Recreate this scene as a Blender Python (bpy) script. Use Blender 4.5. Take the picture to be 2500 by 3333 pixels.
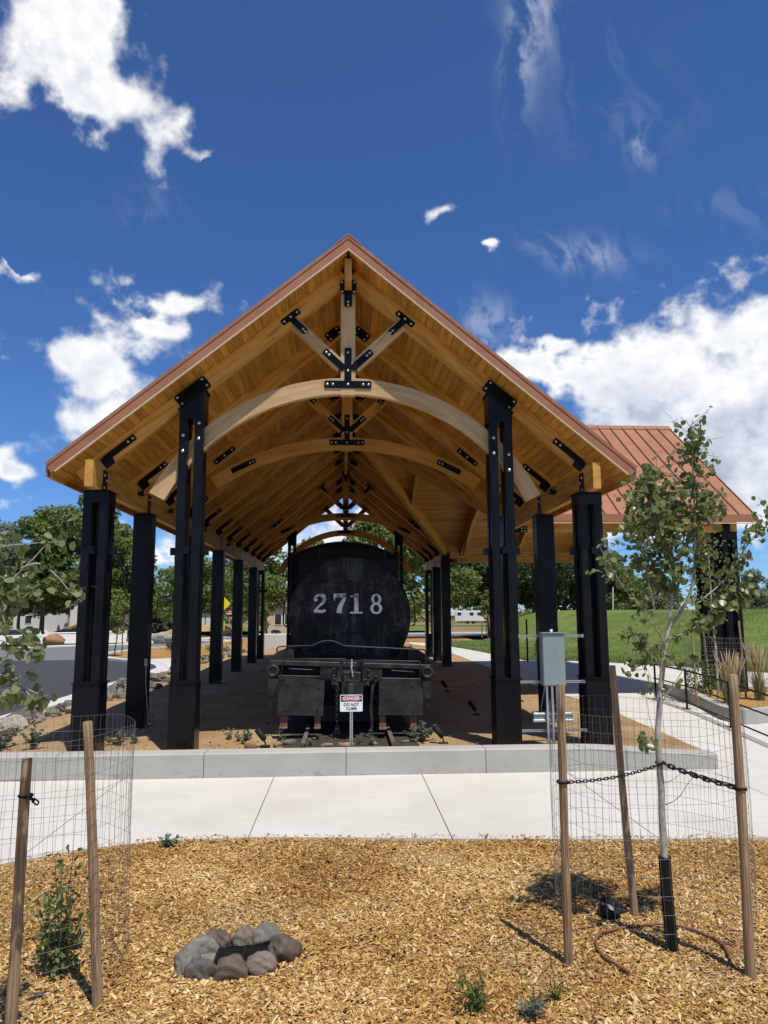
import bpy, math, random
import numpy as np
from mathutils import Vector, Matrix
PI = math.pi
rnd = random.Random(7)
nrs = np.random.RandomState(11)
for o in list(bpy.data.objects): bpy.data.objects.remove(o)
scene = bpy.context.scene
COL = scene.collection
# ------------------------------------------------------------------ camera
cd = bpy.data.cameras.new('camera'); cam = bpy.data.objects.new('camera', cd); COL.objects.link(cam)
cd.sensor_fit = 'VERTICAL'; cd.sensor_height = 36; cd.sensor_width = 27
cd.lens = 36 * 2311 / 3333; cd.clip_start = .05; cd.clip_end = 5000
_p, _y, _r = .139, .056, -.005
_fw = Vector((math.sin(_y)*math.cos(_p), math.cos(_y)*math.cos(_p), math.sin(_p)))
_rt = Vector((math.cos(_y), -math.sin(_y), 0)); _up = _rt.cross(_fw)
_rt, _up = _rt*math.cos(_r)+_up*math.sin(_r), _up*math.cos(_r)-_rt*math.sin(_r)
cam.matrix_world = Matrix(((_rt.x, _up.x, -_fw.x, -.054), (_rt.y, _up.y, -_fw.y, 0), (_rt.z, _up.z, -_fw.z, 2.3), (0, 0, 0, 1)))
scene.camera = cam
def sst(a, b, x): t = np.clip((np.asarray(x)-a)/(b-a), 0, 1); return t*t*(3-2*t)
# ------------------------------------------------------------------ node helpers
def nd(nt, t, **kw):
    n = nt.nodes.new(t)
    for k, v in kw.items():
        if k.startswith('p_'): setattr(n, k[2:], v); continue
        k = k.replace('_', ' ')
        s = n.inputs[int(k[1:])] if (k[0] == 'i' and k[1:].isdigit()) else n.inputs[k]
        if isinstance(v, bpy.types.NodeSocket): nt.links.new(v, s)
        else: s.default_value = v
    return n
def mth(nt, op, a, b=None, c=None, clamp=False):
    n = nt.nodes.new('ShaderNodeMath'); n.operation = op; n.use_clamp = clamp
    for i, v in enumerate((a, b, c)):
        if v is None: continue
        if isinstance(v, bpy.types.NodeSocket): nt.links.new(v, n.inputs[i])
        else: n.inputs[i].default_value = v
    return n.outputs[0]
def ramp(nt, fac, stops, interp='LINEAR'):
    n = nt.nodes.new('ShaderNodeValToRGB'); n.color_ramp.interpolation = interp
    e = n.color_ramp.elements
    while len(e) < len(stops): e.new(.5)
    for el, (p, c) in zip(e, stops):
        el.position = p; el.color = (c[0], c[1], c[2], 1) if not isinstance(c, (int, float)) else (c, c, c, 1)
    if isinstance(fac, bpy.types.NodeSocket): nt.links.new(fac, n.inputs[0])
    return n.outputs[0]
def mix(nt, fac, a, b, mode='MIX'):
    n = nt.nodes.new('ShaderNodeMix'); n.data_type = 'RGBA'; n.blend_type = mode
    for s, v in ((n.inputs[0], fac), (n.inputs[6], a), (n.inputs[7], b)):
        if isinstance(v, bpy.types.NodeSocket): nt.links.new(v, s)
        elif isinstance(v, (int, float)): s.default_value = v
        else: s.default_value = (v[0], v[1], v[2], 1)
    return n.outputs[2]
def maprange(nt, v, a, b, c=0., d=1., smooth=True):
    n = nt.nodes.new('ShaderNodeMapRange'); n.interpolation_type = 'SMOOTHSTEP' if smooth else 'LINEAR'
    nt.links.new(v, n.inputs[0])
    for i, x in enumerate((a, b, c, d)): n.inputs[1+i].default_value = x
    return n.outputs[0]
# ------------------------------------------------------------------ sun and sky
SUN = Vector((.46, -1.0, 2.65)).normalized()
sd = bpy.data.lights.new('sun', 'SUN'); sd.energy = 4.6; sd.angle = math.radians(.53); sd.color = (1, .95, .87)
sun = bpy.data.objects.new('sun', sd); COL.objects.link(sun); sun.location = (6, -20, 35)
sun.rotation_euler = SUN.to_track_quat('Z', 'Y').to_euler()
world = bpy.data.worlds.new('World'); scene.world = world; world.use_nodes = True
wt = world.node_tree
for n in list(wt.nodes): wt.nodes.remove(n)
SKYK = .090
sky = nd(wt, 'ShaderNodeTexSky', p_sky_type='NISHITA', p_sun_disc=False, p_sun_elevation=math.asin(SUN.z),
         p_sun_rotation=math.atan2(SUN.x, SUN.y), p_altitude=1500, p_air_density=1.0, p_dust_density=.25, p_ozone_density=4.0)
CLOUDS = [  # kind, centre and radius on the plane one unit north (x/y, z/y)
('A',-0.477,0.880,0.080,0.060),('A',-0.374,0.895,0.030,0.060),('A',-0.391,0.796,0.050,0.050),('A',-0.334,0.767,0.046,0.034),
('A',-0.270,0.722,0.034,0.046),('A',-0.515,0.768,0.030,0.046),('A',-0.446,0.930,0.063,0.040),
('B',-0.350,0.372,0.066,0.062),('B',-0.315,0.300,0.045,0.040),('B',-0.400,0.372,0.032,0.022),('B',-0.222,0.444,0.036,0.018),
('B',-0.270,0.408,0.026,0.012),('B',-0.357,0.262,0.035,0.026),
('C',0.571,0.385,0.120,0.060),('C',0.424,0.345,0.085,0.050),('C',0.490,0.290,0.17,0.080),('C',0.619,0.286,0.108,0.105),
('C',0.321,0.393,0.024,0.013),('C',0.257,0.360,0.036,0.014),('C',0.632,0.420,0.044,0.034),('C',0.85,0.33,0.2,0.10),('C',1.25,0.42,0.22,0.12),
('C',-0.80,0.40,0.16,0.09),('C',-1.2,0.62,0.22,0.13),('C',-.85,.95,.16,.12),('C',0.1,1.7,.3,.16),
('D',0.133,0.600,0.015,0.011),('D',0.143,0.586,0.013,0.013),('D',0.157,0.594,0.014,0.009),('D',0.214,0.545,0.011,0.006),('D',0.224,0.540,0.009,0.006),
('E',-0.480,0.204,0.031,0.020),('E',-0.275,0.075,0.050,0.022),('E',0.52,0.150,0.20,0.045),('E',-0.029,0.100,0.13,0.045),('E',-.62,.13,.12,.03)]
WISPS = [(0.355,0.534,0.066,0.022),(0.270,0.880,0.022,0.095),(0.463,0.718,0.022,0.030),(0.217,0.431,0.030,0.028),(.30,.95,.03,.06)]
FAINT = [(.42,.82,.10,.09),(-.30,.60,.05,.03),(.62,.62,.10,.03)]
# the cloud cover is computed here, over the whole sky, from noise; the half behind mirrors the half in front
def perlin(x, y, seed):
    r = np.random.RandomState(seed); a = (r.rand(256, 256)*2*PI).astype(np.float32); GXp, GYp = np.cos(a), np.sin(a)
    xi = np.floor(x).astype(np.int32); yi = np.floor(y).astype(np.int32); fx = x-xi; fy = y-yi
    u = fx*fx*fx*(fx*(fx*6-15)+10); v = fy*fy*fy*(fy*(fy*6-15)+10); x0, x1, y0, y1 = xi & 255, (xi+1) & 255, yi & 255, (yi+1) & 255
    g = lambda i, j, dx, dy: GXp[i, j]*dx+GYp[i, j]*dy
    n0 = g(x0, y0, fx, fy)*(1-u)+g(x1, y0, fx-1, fy)*u; n1 = g(x0, y1, fx, fy-1)*(1-u)+g(x1, y1, fx-1, fy-1)*u
    return (n0*(1-v)+n1*v)*1.5
def fbm(x, y, octs, gain, seed, billow=False):
    t = np.zeros_like(x); a = 1.; f = 1.
    for o in range(octs):
        n = perlin(x*f+o*17.3, y*f+o*9.1, seed+o); t += a*((.32-np.abs(n))*1.6 if billow else n); a *= gain; f *= 2.03
    return t
SWW, SWH = 2100, 1050           # front upper quarter of the sky, in azimuth and elevation
az = ((np.arange(SWW, dtype=np.float32)+.5)/SWW)*PI; el = ((np.arange(SWH, dtype=np.float32)+.5)/SWH)*PI/2
PHI, EL = np.meshgrid(PI-az, el)          # image column u -> phi = (0.5-u)*2pi, 0..pi is the front
dx_, dy_, dz_ = np.cos(EL)*np.cos(PHI), np.cos(EL)*np.sin(PHI), np.sin(EL)
ayy = np.maximum(dy_, .12); qx, qy = (dx_/ayy).astype(np.float32), (dz_/ayy).astype(np.float32)
ax_ = (-PHI*1.0).astype(np.float32); ey_ = EL.astype(np.float32)
w1 = fbm(ax_*9, ey_*9, 3, .55, 3)*.022; w2 = fbm(ax_*9+5, ey_*9+3, 3, .55, 33)*.018
def blobs(lst, px, py, k=.85):
    t = np.zeros_like(px)
    for b in lst:
        x, y, rx, ry = b[-4:]; t += (.56 if b[0] == 'D' else 1.)*np.exp(-k*(((px-x)/rx)**2+((py-y)/ry)**2))
    return t
M = np.minimum(blobs(CLOUDS, qx+w1, qy+w2), 1.3)
bil = fbm(ax_*14, ey_*17, 7, .52, 50, True); fb = fbm(ax_*10, ey_*13, 8, .60, 90); g1 = fbm(ax_*7, ey_*10, 4, .55, 160); fine = fbm(ax_*34, ey_*40, 5, .60, 120)
DEN = M*1.15+.34*bil+.50*fb-.50
DEN = np.where(M > .012, DEN, -1).astype(np.float32)
soft = .38+.55*np.clip(.45+fbm(ax_*5, ey_*5, 3, .5, 140), 0, 1)
ALPHA = sst(-.16, soft, DEN)*np.clip(.93+.07*fine, 0, 1)
core = sst(.25, 1.35, DEN); lowb = 1-sst(.20, .46, qy)
up_d = np.roll(DEN, -26, axis=0); under = sst(-.25, .55, np.clip(up_d, -.3, 1.5)-DEN)      # more cloud above: the shaded base
SHD = np.clip(1.0-core*(.08+.52*lowb)*sst(-.60, .40, g1)-.38*under*core+.07*bil*core+.05*fine*core-.10*(1-ALPHA), 0, 1)
WN = fbm((ax_*.93+ey_*.36)*24+w1*25, (ey_*.93-ax_*.36)*10+w2*25, 7, .64, 200)
WIS = np.clip(blobs(WISPS, qx+w1*.5, qy+w2*.5, .8)*sst(-.55, .9, WN+.35*fine)*.36+blobs(FAINT, qx+w1, qy+w2, .8)*sst(-.3, .9, WN)*.07, 0, 1)
IM = np.zeros((2*SWH, 2*SWW, 4), np.float32); IM[..., 3] = 1
Q4 = np.stack([ALPHA, SHD, WIS], -1)[:, ::1]
IM[SWH:, :SWW, :3] = Q4; IM[SWH:, SWW:, :3] = Q4[:, ::-1]
img = bpy.data.images.new('cloud_cover', 2*SWW, 2*SWH, float_buffer=True); img.colorspace_settings.name = 'Non-Color'
img.pixels.foreach_set(IM.ravel()); img.update(); del IM
env = nd(wt, 'ShaderNodeTexEnvironment', p_image=img, p_projection='EQUIRECTANGULAR')
es = nd(wt, 'ShaderNodeSeparateColor', Color=env.outputs[0]); alpha, shade, wis = es.outputs
ccol = ramp(wt, shade, [(0, (.34, .39, .49)), (.35, (.52, .57, .67)), (.65, (.74, .78, .85)), (1, (1.0, 1.0, .99))])
skyc = nd(wt, 'ShaderNodeVectorMath', p_operation='SCALE', i0=sky.outputs[0], Scale=SKYK).outputs[0]
skyc = nd(wt, 'ShaderNodeVectorMath', p_operation='MULTIPLY', i0=skyc, i1=(.64, .95, 1.34)).outputs[0]
c1 = mix(wt, wis, skyc, (.80, .84, .92))
c2 = mix(wt, alpha, c1, ccol)
bg = nd(wt, 'ShaderNodeBackground', Color=c2, Strength=1.0)
wo = nd(wt, 'ShaderNodeOutputWorld'); wt.links.new(bg.outputs[0], wo.inputs[0])
vs = scene.view_settings; vs.view_transform = 'Standard'; vs.look = 'None'; vs.exposure = 0.08; vs.gamma = 1; vs.use_curve_mapping = False
scene.render.engine = 'CYCLES'; scene.cycles.max_bounces = 8; scene.cycles.diffuse_bounces = 4; scene.cycles.transparent_max_bounces = 8
scene.cycles.use_denoising = True
# ------------------------------------------------------------------ materials
MATS = {}
def newmat(name, color=(.5, .5, .5), rough=.6, metal=0., spec=.5):
    m = bpy.data.materials.new(name); m.use_nodes = True; nt = m.node_tree
    b = nt.nodes['Principled BSDF']
    b.inputs['Base Color'].default_value = (*color, 1); b.inputs['Roughness'].default_value = rough
    b.inputs['Metallic'].default_value = metal; b.inputs['Specular IOR Level'].default_value = spec
    MATS[name] = m
    return m, nt, b
def bump(nt, b, h, strength=.3, dist=.01):
    n = nd(nt, 'ShaderNodeBump', Strength=strength, Distance=dist, Height=h)
    nt.links.new(n.outputs[0], b.inputs['Normal'])
def obco(nt): return nd(nt, 'ShaderNodeTexCoord').outputs['Object']
def geoco(nt): return nd(nt, 'ShaderNodeNewGeometry').outputs['Position']
def mapped(nt, v, scale=(1, 1, 1), loc=(0, 0, 0)): return nd(nt, 'ShaderNodeMapping', Vector=v, Scale=scale, Location=loc).outputs[0]
def noise(nt, v, s, d=4., r=.55, dist=0.): return nd(nt, 'ShaderNodeTexNoise', Vector=v, Scale=s, Detail=d, Roughness=r, Distortion=dist).outputs[0]
def wood(name, dark, mid, light, rough=.6, grain=1., vary=.35, knots=True, spec=.35):
    m, nt, b = newmat(name, rough=rough, spec=spec)
    at = nd(nt, 'ShaderNodeAttribute', p_attribute_name='gc').outputs['Vector']
    rn = nd(nt, 'ShaderNodeObjectInfo').outputs['Random']
    off = nd(nt, 'ShaderNodeCombineXYZ', X=mth(nt, 'MULTIPLY', rn, 37.), Y=mth(nt, 'MULTIPLY', rn, 91.), Z=mth(nt, 'MULTIPLY', rn, 53.)).outputs[0]
    co = nd(nt, 'ShaderNodeVectorMath', p_operation='ADD', i0=at, i1=off).outputs[0]
    a = mapped(nt, co, (.9, 16., 16.)); big = noise(nt, mapped(nt, co, (.5, 5., 5.)), 1.5, 3.)
    n1 = noise(nt, a, 1.6*grain, 5., .6, .6)
    w = nd(nt, 'ShaderNodeTexWave', p_bands_direction='Y', Vector=mapped(nt, co, (.35, 6., 3.)), Scale=3.2*grain, Distortion=7., Detail=3., Detail_Scale=1.2).outputs['Fac']
    f = mth(nt, 'ADD', mth(nt, 'MULTIPLY', n1, .62), mth(nt, 'MULTIPLY', w, .30))
    f = mth(nt, 'ADD', f, mth(nt, 'MULTIPLY', mth(nt, 'SUBTRACT', big, .5), .7))
    c = ramp(nt, f, [(.22, dark), (.48, mid), (.80, light)])
    hv = mth(nt, 'ADD', 1-vary/2, mth(nt, 'MULTIPLY', rn, vary))
    c = nd(nt, 'ShaderNodeVectorMath', p_operation='SCALE', i0=c, Scale=hv).outputs[0]
    if knots:
        vk = nd(nt, 'ShaderNodeTexVoronoi', Vector=mapped(nt, co, (1.1, 4.2, 4.2)), Scale=1.0).outputs['Distance']
        k = maprange(nt, vk, .10, .03)
        c = mix(nt, mth(nt, 'MULTIPLY', k, .75), c, (dark[0]*.35, dark[1]*.3, dark[2]*.3))
    nt.links.new(c, b.inputs['Base Color'])
    bump(nt, b, n1, .15, .004)
    return m
wood('board_wood', (.32, .125, .017), (.57, .275, .046), (.72, .40, .09), rough=.5, vary=.36)
wood('glulam', (.38, .17, .028), (.60, .31, .062), (.70, .42, .108), rough=.5, vary=.2, knots=False)
wood('truss_wood', (.38, .225, .092), (.56, .375, .18), (.68, .495, .27), rough=.55, vary=.15, knots=True)
wood('trim_wood', (.55, .42, .25), (.66, .53, .34), (.74, .62, .43), rough=.6, vary=.1, knots=False)
wood('stake_wood', (.16, .095, .050), (.31, .205, .115), (.45, .325, .20), rough=.75, vary=.25, grain=1.6)
wood('sleeper_wood', (.10, .06, .04), (.20, .13, .085), (.32, .23, .16), rough=.9)
def steel():
    m, nt, b = newmat('black_steel', (.006, .0065, .008), .3, 0., .16)
    n = noise(nt, mapped(nt, geoco(nt), (6, 6, .6)), 3., 5.)
    nt.links.new(ramp(nt, n, [(.35, .20), (.7, .36)]), b.inputs['Roughness'])
    c = ramp(nt, noise(nt, geoco(nt), 1.2, 6.), [(.35, (.0045, .0052, .0068)), (.75, (.010, .0105, .012))])
    z = nd(nt, 'ShaderNodeSeparateXYZ', Vector=geoco(nt)).outputs[2]; dn = noise(nt, mapped(nt, geoco(nt), (3, 3, 1.2)), 3., 6., .7)
    du = mth(nt, 'MULTIPLY', maprange(nt, mth(nt, 'ADD', z, mth(nt, 'MULTIPLY', dn, .5)), .62, .22), maprange(nt, dn, .35, .65))
    nt.links.new(mix(nt, mth(nt, 'MULTIPLY', du, .45), c, (.10, .075, .048)), b.inputs['Base Color'])
steel()
def roofmetal():
    m, nt, b = newmat('roof_metal', (.33, .145, .08), .42, .10, .4)
    n = noise(nt, mapped(nt, geoco(nt), (1, 1, 3)), .9, 6., .6)
    nt.links.new(ramp(nt, n, [(.3, (.32, .134, .066)), (.7, (.40, .178, .092))]), b.inputs['Base Color'])
    nt.links.new(ramp(nt, noise(nt, geoco(nt), 7., 5.), [(.3, .36), (.7, .52)]), b.inputs['Roughness'])
    bump(nt, b, noise(nt, mapped(nt, geoco(nt), (1, 1, 3)), 2.2, 2.), .12, .02)
roofmetal()
newmat('seam_metal', (.10, .035, .022), .5, .2)
def simple(name, c1, c2, scale=4., rough=.6, metal=0., bstr=.0, bd=.01, det=6., co='obj', spec=.5, bscale=None):
    m, nt, b = newmat(name, c1, rough, metal, spec)
    v = obco(nt) if co == 'obj' else geoco(nt)
    n = noise(nt, v, scale, det, .6)
    nt.links.new(ramp(nt, n, [(.3, c1), (.7, c2)]), b.inputs['Base Color'])
    if bstr: bump(nt, b, noise(nt, v, bscale or scale*3, 6., .65), bstr, bd)
    return m, nt, b, n, v
simple('bolt_steel', (.50, .50, .48), (.62, .62, .60), 20., .38, .75)
simple('galvanised', (.46, .48, .50), (.62, .63, .64), 30., .38, .75)
simple('wire_steel', (.20, .20, .20), (.30, .30, .29), 30., .45, .6)
simple('cabinet_paint', (.20, .255, .25), (.235, .29, .28), 3., .45, 0., .05, .002)
simple('plastic_black', (.009, .009, .009), (.018, .018, .018), 8., .6, spec=.2)
simple('rubber_hose', (.15, .062, .032), (.22, .098, .055), 12., .6)
def concrete(name, base, dark, rough=.75, streak=False):
    m, nt, b = newmat(name, base, rough, 0., .3)
    p = geoco(nt)
    n1 = noise(nt, p, .8, 6., .6); n2 = noise(nt, mapped(nt, p, (2., 14., 6.)), 1.8, 6., .65); n3 = noise(nt, p, 60., 3.)
    f = mth(nt, 'ADD', mth(nt, 'MULTIPLY', n1, .55), mth(nt, 'ADD', mth(nt, 'MULTIPLY', n2, .38), mth(nt, 'MULTIPLY', n3, .12)))
    c = ramp(nt, f, [(.34, dark), (.58, base)])
    st = maprange(nt, noise(nt, mapped(nt, p, (1, 1.6, 1), (3.1, 7.7, 0)), 1.7, 7., .7), .60, .78)
    c = mix(nt, mth(nt, 'MULTIPLY', st, .50), c, (base[0]*.62, base[1]*.58, base[2]*.48))
    if streak:
        z = nd(nt, 'ShaderNodeSeparateXYZ', Vector=p).outputs[2]
        low_dark = mth(nt, 'MULTIPLY', maprange(nt, z, -.02, -.2), maprange(nt, noise(nt, mapped(nt, p, (1.3, 1, 3.)), 2.1, 7., .7), .54, .66))  # patchy darker tone towards the bottom of the wall
        c = mix(nt, mth(nt, 'MULTIPLY', low_dark, .75), c, (base[0]*.42, base[1]*.42, base[2]*.40))
    br = noise(nt, mapped(nt, p, (1.2, 160., 1.2)), 1., 3., .6)
    c = mix(nt, .10, c, ramp(nt, br, [(.35, (.55, .53, .50)), (.65, (1, 1, 1))]), 'MULTIPLY')
    sp1 = maprange(nt, noise(nt, mapped(nt, p, (1, 1.5, 1)), 9., 5., .7), .66, .74)
    c = mix(nt, mth(nt, 'MULTIPLY', sp1, .35), c, (base[0]*.5, base[1]*.46, base[2]*.38))
    lp_ = noise(nt, mapped(nt, p, (1, 1, 1), (11, 3, 0)), .45, 5., .6)
    c = mix(nt, mth(nt, 'MULTIPLY', maprange(nt, lp_, .48, .64), .34), c, (base[0]*.78, base[1]*.76, base[2]*.72))
    nt.links.new(c, b.inputs['Base Color'])
    bump(nt, b, mth(nt, 'ADD', mth(nt, 'ADD', n3, n2), br), .16, .004)
concrete('paving', (.60, .575, .515), (.515, .49, .43))
concrete('wall_concrete', (.43, .42, .375), (.35, .34, .30), streak=True)
def dirtmat():
    m, nt, b = newmat('dirt', rough=.95, spec=.1)
    p = geoco(nt)
    n1 = noise(nt, p, .9, 6., .62); n2 = noise(nt, p, 22., 6., .7); n3 = noise(nt, p, 95., 3., .7)
    f = mth(nt, 'ADD', mth(nt, 'MULTIPLY', n1, .5), mth(nt, 'ADD', mth(nt, 'MULTIPLY', n2, .3), mth(nt, 'MULTIPLY', n3, .25)))
    nt.links.new(ramp(nt, f, [(.36, (.22, .135, .060)), (.52, (.38, .255, .130)), (.70, (.50, .365, .215))]), b.inputs['Base Color'])
    bump(nt, b, mth(nt, 'ADD', n2, mth(nt, 'MULTIPLY', n3, .5)), .9, .03)
dirtmat()
def chipmat(name, isl):
    m, nt, b = newmat(name, rough=.85, spec=.15)
    p = geoco(nt)
    big = noise(nt, p, .75, 4., .6)
    if isl:
        r = nd(nt, 'ShaderNodeNewGeometry').outputs['Random Per Island']
        f = mth(nt, 'ADD', r, mth(nt, 'MULTIPLY', mth(nt, 'SUBTRACT', big, .5), 1.25))
        c = ramp(nt, f, [(.0, (.17, .082, .026)), (.2, (.32, .165, .048)), (.5, (.48, .275, .085)), (.78, (.61, .395, .15)), (1., (.76, .58, .31))])
        fade = maprange(nt, noise(nt, mapped(nt, p, (1, 1, 1), (5, 2, 0)), .9, 5., .65), .50, .68)
        c = mix(nt, mth(nt, 'MULTIPLY', fade, .30), c, (.34, .26, .17))
        g = noise(nt, mapped(nt, p, (90, 90, 90)), 1., 3.)
        c = mix(nt, .25, c, ramp(nt, g, [(.3, (.5, .5, .5)), (.7, (1, 1, 1))]), 'MULTIPLY')
    else:
        v = nd(nt, 'ShaderNodeTexVoronoi', Vector=mapped(nt, p, (34, 60, 34)), Scale=1.).outputs
        g = nd(nt, 'ShaderNodeSeparateColor', Color=v['Color']).outputs[0]
        f = mth(nt, 'ADD', g, mth(nt, 'MULTIPLY', mth(nt, 'SUBTRACT', big, .5), .8))
        c = ramp(nt, f, [(.0, (.14, .068, .021)), (.4, (.32, .17, .048)), (.8, (.48, .29, .095)), (1., (.60, .40, .16))])
        bump(nt, b, v['Distance'], .8, .02)
    nt.links.new(c, b.inputs['Base Color'])
chipmat('chip', True); chipmat('mulch_base', False)
def asphalt():
    m, nt, b = newmat('asphalt', rough=.85, spec=.25)
    p = geoco(nt)
    n1 = noise(nt, p, .16, 5., .6); n2 = noise(nt, p, 70., 3.); n3 = noise(nt, mapped(nt, p, (.25, 2.5, 1)), 1.1, 5., .6)
    yy = nd(nt, 'ShaderNodeSeparateXYZ', Vector=p).outputs[1]
    old = maprange(nt, mth(nt, 'ADD', yy, mth(nt, 'MULTIPLY', n1, 3.)), 45.5, 46.5)
    c = ramp(nt, mth(nt, 'ADD', mth(nt, 'MULTIPLY', n3, .6), mth(nt, 'MULTIPLY', n2, .4)), [(.3, (.042, .043, .044)), (.7, (.066, .067, .067))])
    c = mix(nt, old, c, (.16, .165, .17))
    nt.links.new(c, b.inputs['Base Color']); bump(nt, b, n2, .4, .01)
asphalt()
def lawnmat():
    m, nt, b = newmat('lawn', rough=.9, spec=.15)
    p = geoco(nt)
    n1 = noise(nt, p, .25, 6., .65); n2 = noise(nt, mapped(nt, p, (9, 3, 5)), 1.6, 5., .7); n3 = noise(nt, mapped(nt, p, (1, .6, 1)), 1.6, 5., .6)
    f = mth(nt, 'ADD', mth(nt, 'MULTIPLY', n1, .35), mth(nt, 'ADD', mth(nt, 'MULTIPLY', n2, .40), mth(nt, 'MULTIPLY', n3, .25)))
    nt.links.new(ramp(nt, f, [(.34, (.055, .085, .016)), (.50, (.125, .175, .038)), (.66, (.25, .28, .085))]), b.inputs['Base Color'])
    bump(nt, b, n2, 1., .06)
lawnmat()
def groundmat():
    m, nt, b = newmat('ground_cover', rough=.95, spec=.1)
    p = geoco(nt)
    n1 = noise(nt, p, .035, 6., .6); n2 = noise(nt, p, 1.4, 6., .65)
    g = maprange(nt, n1, .44, .58)
    c = mix(nt, g, ramp(nt, n2, [(.3, (.20, .13, .065)), (.7, (.36, .26, .145))]), ramp(nt, n2, [(.3, (.055, .075, .02)), (.7, (.13, .15, .045))]))
    nt.links.new(c, b.inputs['Base Color']); bump(nt, b, n2, .5, .05)
groundmat()
def rockmat(name, c1, c2, c3):
    m, nt, b = newmat(name, rough=.82, spec=.25)
    v = obco(nt)
    rn = nd(nt, 'ShaderNodeObjectInfo').outputs['Random']
    off = nd(nt, 'ShaderNodeVectorMath', p_operation='SCALE', i0=(13., 29., 7.), Scale=rn).outputs[0]
    v = nd(nt, 'ShaderNodeVectorMath', p_operation='ADD', i0=v, i1=off).outputs[0]
    n1 = noise(nt, v, 5., 7., .65, .4); n2 = noise(nt, v, 45., 5., .7)
    f = mth(nt, 'ADD', mth(nt, 'MULTIPLY', n1, .7), mth(nt, 'ADD', mth(nt, 'MULTIPLY', n2, .25), mth(nt, 'MULTIPLY', mth(nt, 'SUBTRACT', rn, .5), .25)))
    nt.links.new(ramp(nt, f, [(.3, c1), (.5, c2), (.68, c3)]), b.inputs['Base Color'])
    bump(nt, b, mth(nt, 'ADD', n1, mth(nt, 'MULTIPLY', n2, .4)), .6, .03)
rockmat('river_rock', (.075, .056, .043), (.16, .125, .095), (.30, .25, .20))
rockmat('red_rock', (.070, .046, .037), (.14, .102, .082), (.29, .24, .195))
rockmat('grey_rock', (.07, .064, .052), (.15, .14, .115), (.28, .265, .225))
rockmat('lava_rock', (.08, .072, .062), (.23, .205, .17), (.44, .40, .34))
rockmat('brown_boulder', (.16, .075, .035), (.30, .16, .085), (.42, .27, .17))
def leafmat(name, a, bb, trans=.35, rough=.42, var=1., spec=.4):
    m, nt, b = newmat(name, a, rough, 0., spec)
    gi = nd(nt, 'ShaderNodeNewGeometry').outputs['Random Per Island']
    rn = nd(nt, 'ShaderNodeObjectInfo').outputs['Random']
    f = mth(nt, 'FRACT', mth(nt, 'ADD', gi, mth(nt, 'MULTIPLY', rn, 7.31)))
    c = ramp(nt, f, [(0, a), (1, bb)])
    nt.links.new(c, b.inputs['Base Color'])
    t = nd(nt, 'ShaderNodeBsdfTranslucent', Color=mix(nt, .5, c, (bb[0]*1.3, bb[1]*1.4, bb[2]*.7)))
    ms = nd(nt, 'ShaderNodeMixShader', Fac=trans); nt.links.new(b.outputs[0], ms.inputs[1]); nt.links.new(t.outputs[0], ms.inputs[2])
    nt.links.new(ms.outputs[0], nt.nodes['Material Output'].inputs[0])
leafmat('aspen_leaf', (.11, .15, .055), (.24, .28, .115), .42, .32)
leafmat('pale_leaf', (.13, .16, .07), (.25, .28, .14), .34, .42)
leafmat('shrub_leaf', (.055, .095, .022), (.14, .20, .055), .35, .42)
leafmat('sage_leaf', (.10, .125, .085), (.20, .225, .165), .25, .7)
leafmat('crown_mid', (.075, .110, .024), (.20, .245, .062), .42, .55)
leafmat('crown_light', (.095, .13, .03), (.21, .25, .07), .42, .55)
leafmat('crown_grey', (.10, .125, .070), (.22, .25, .15), .4, .6)
leafmat('crown_dark', (.028, .044, .014), (.075, .105, .032), .25, .55)
leafmat('crown_conifer', (.022, .030, .020), (.060, .072, .048), .15, .65)
leafmat('grass_straw', (.42, .32, .17), (.66, .54, .33), .3, .7)
leafmat('grass_green', (.11, .14, .045), (.22, .26, .09), .3, .55)
leafmat('yellow_leaf', (.13, .14, .03), (.26, .25, .05), .35, .5)
simple('bark', (.07, .052, .038), (.15, .118, .088), 6., .9, 0., .7, .03)
def aspenbark():
    m, nt, b = newmat('aspen_bark', rough=.7, spec=.3)
    v = obco(nt)
    n = noise(nt, mapped(nt, v, (1, 1, .45)), 22., 6., .65); n2 = noise(nt, mapped(nt, v, (5, 5, 60)), 1., 4.)
    c = ramp(nt, n, [(.34, (.20, .175, .14)), (.5, (.40, .375, .32)), (.7, (.56, .53, .47))])
    c = mix(nt, maprange(nt, n2, .62, .70), c, (.17, .14, .11))
    nt.links.new(c, b.inputs['Base Color']); bump(nt, b, n, .3, .004)
aspenbark()
def tendermat():
    m, nt, b = newmat('tender_black', rough=.55, spec=.16)
    v = geoco(nt)
    n = noise(nt, v, 2.2, 8., .68, .5); dr = noise(nt, mapped(nt, v, (7, 7, .7)), 1.5, 6., .65); n3 = noise(nt, v, 14., 6., .7)
    f = mth(nt, 'ADD', mth(nt, 'MULTIPLY', n, .5), mth(nt, 'ADD', mth(nt, 'MULTIPLY', dr, .3), mth(nt, 'MULTIPLY', n3, .25)))
    c = ramp(nt, f, [(.38, (.0065, .006, .0055)), (.52, (.019, .018, .0165)), (.66, (.105, .098, .088))])
    rs = maprange(nt, noise(nt, mapped(nt, v, (2.5, 2.5, 1.), (4, 1, 2)), 1.6, 7., .7), .60, .74)
    z = nd(nt, 'ShaderNodeSeparateXYZ', Vector=v).outputs[2]
    rs = mth(nt, 'MULTIPLY', rs, maprange(nt, z, 2.75, 3.15))
    c = mix(nt, mth(nt, 'MULTIPLY', rs, .85), c, (.125, .075, .032))
    nt.links.new(c, b.inputs['Base Color'])
    nt.links.new(ramp(nt, n, [(.35, .38), (.7, .72)]), b.inputs['Roughness'])
    bump(nt, b, mth(nt, 'ADD', n3, n), .25, .008)
tendermat()
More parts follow.
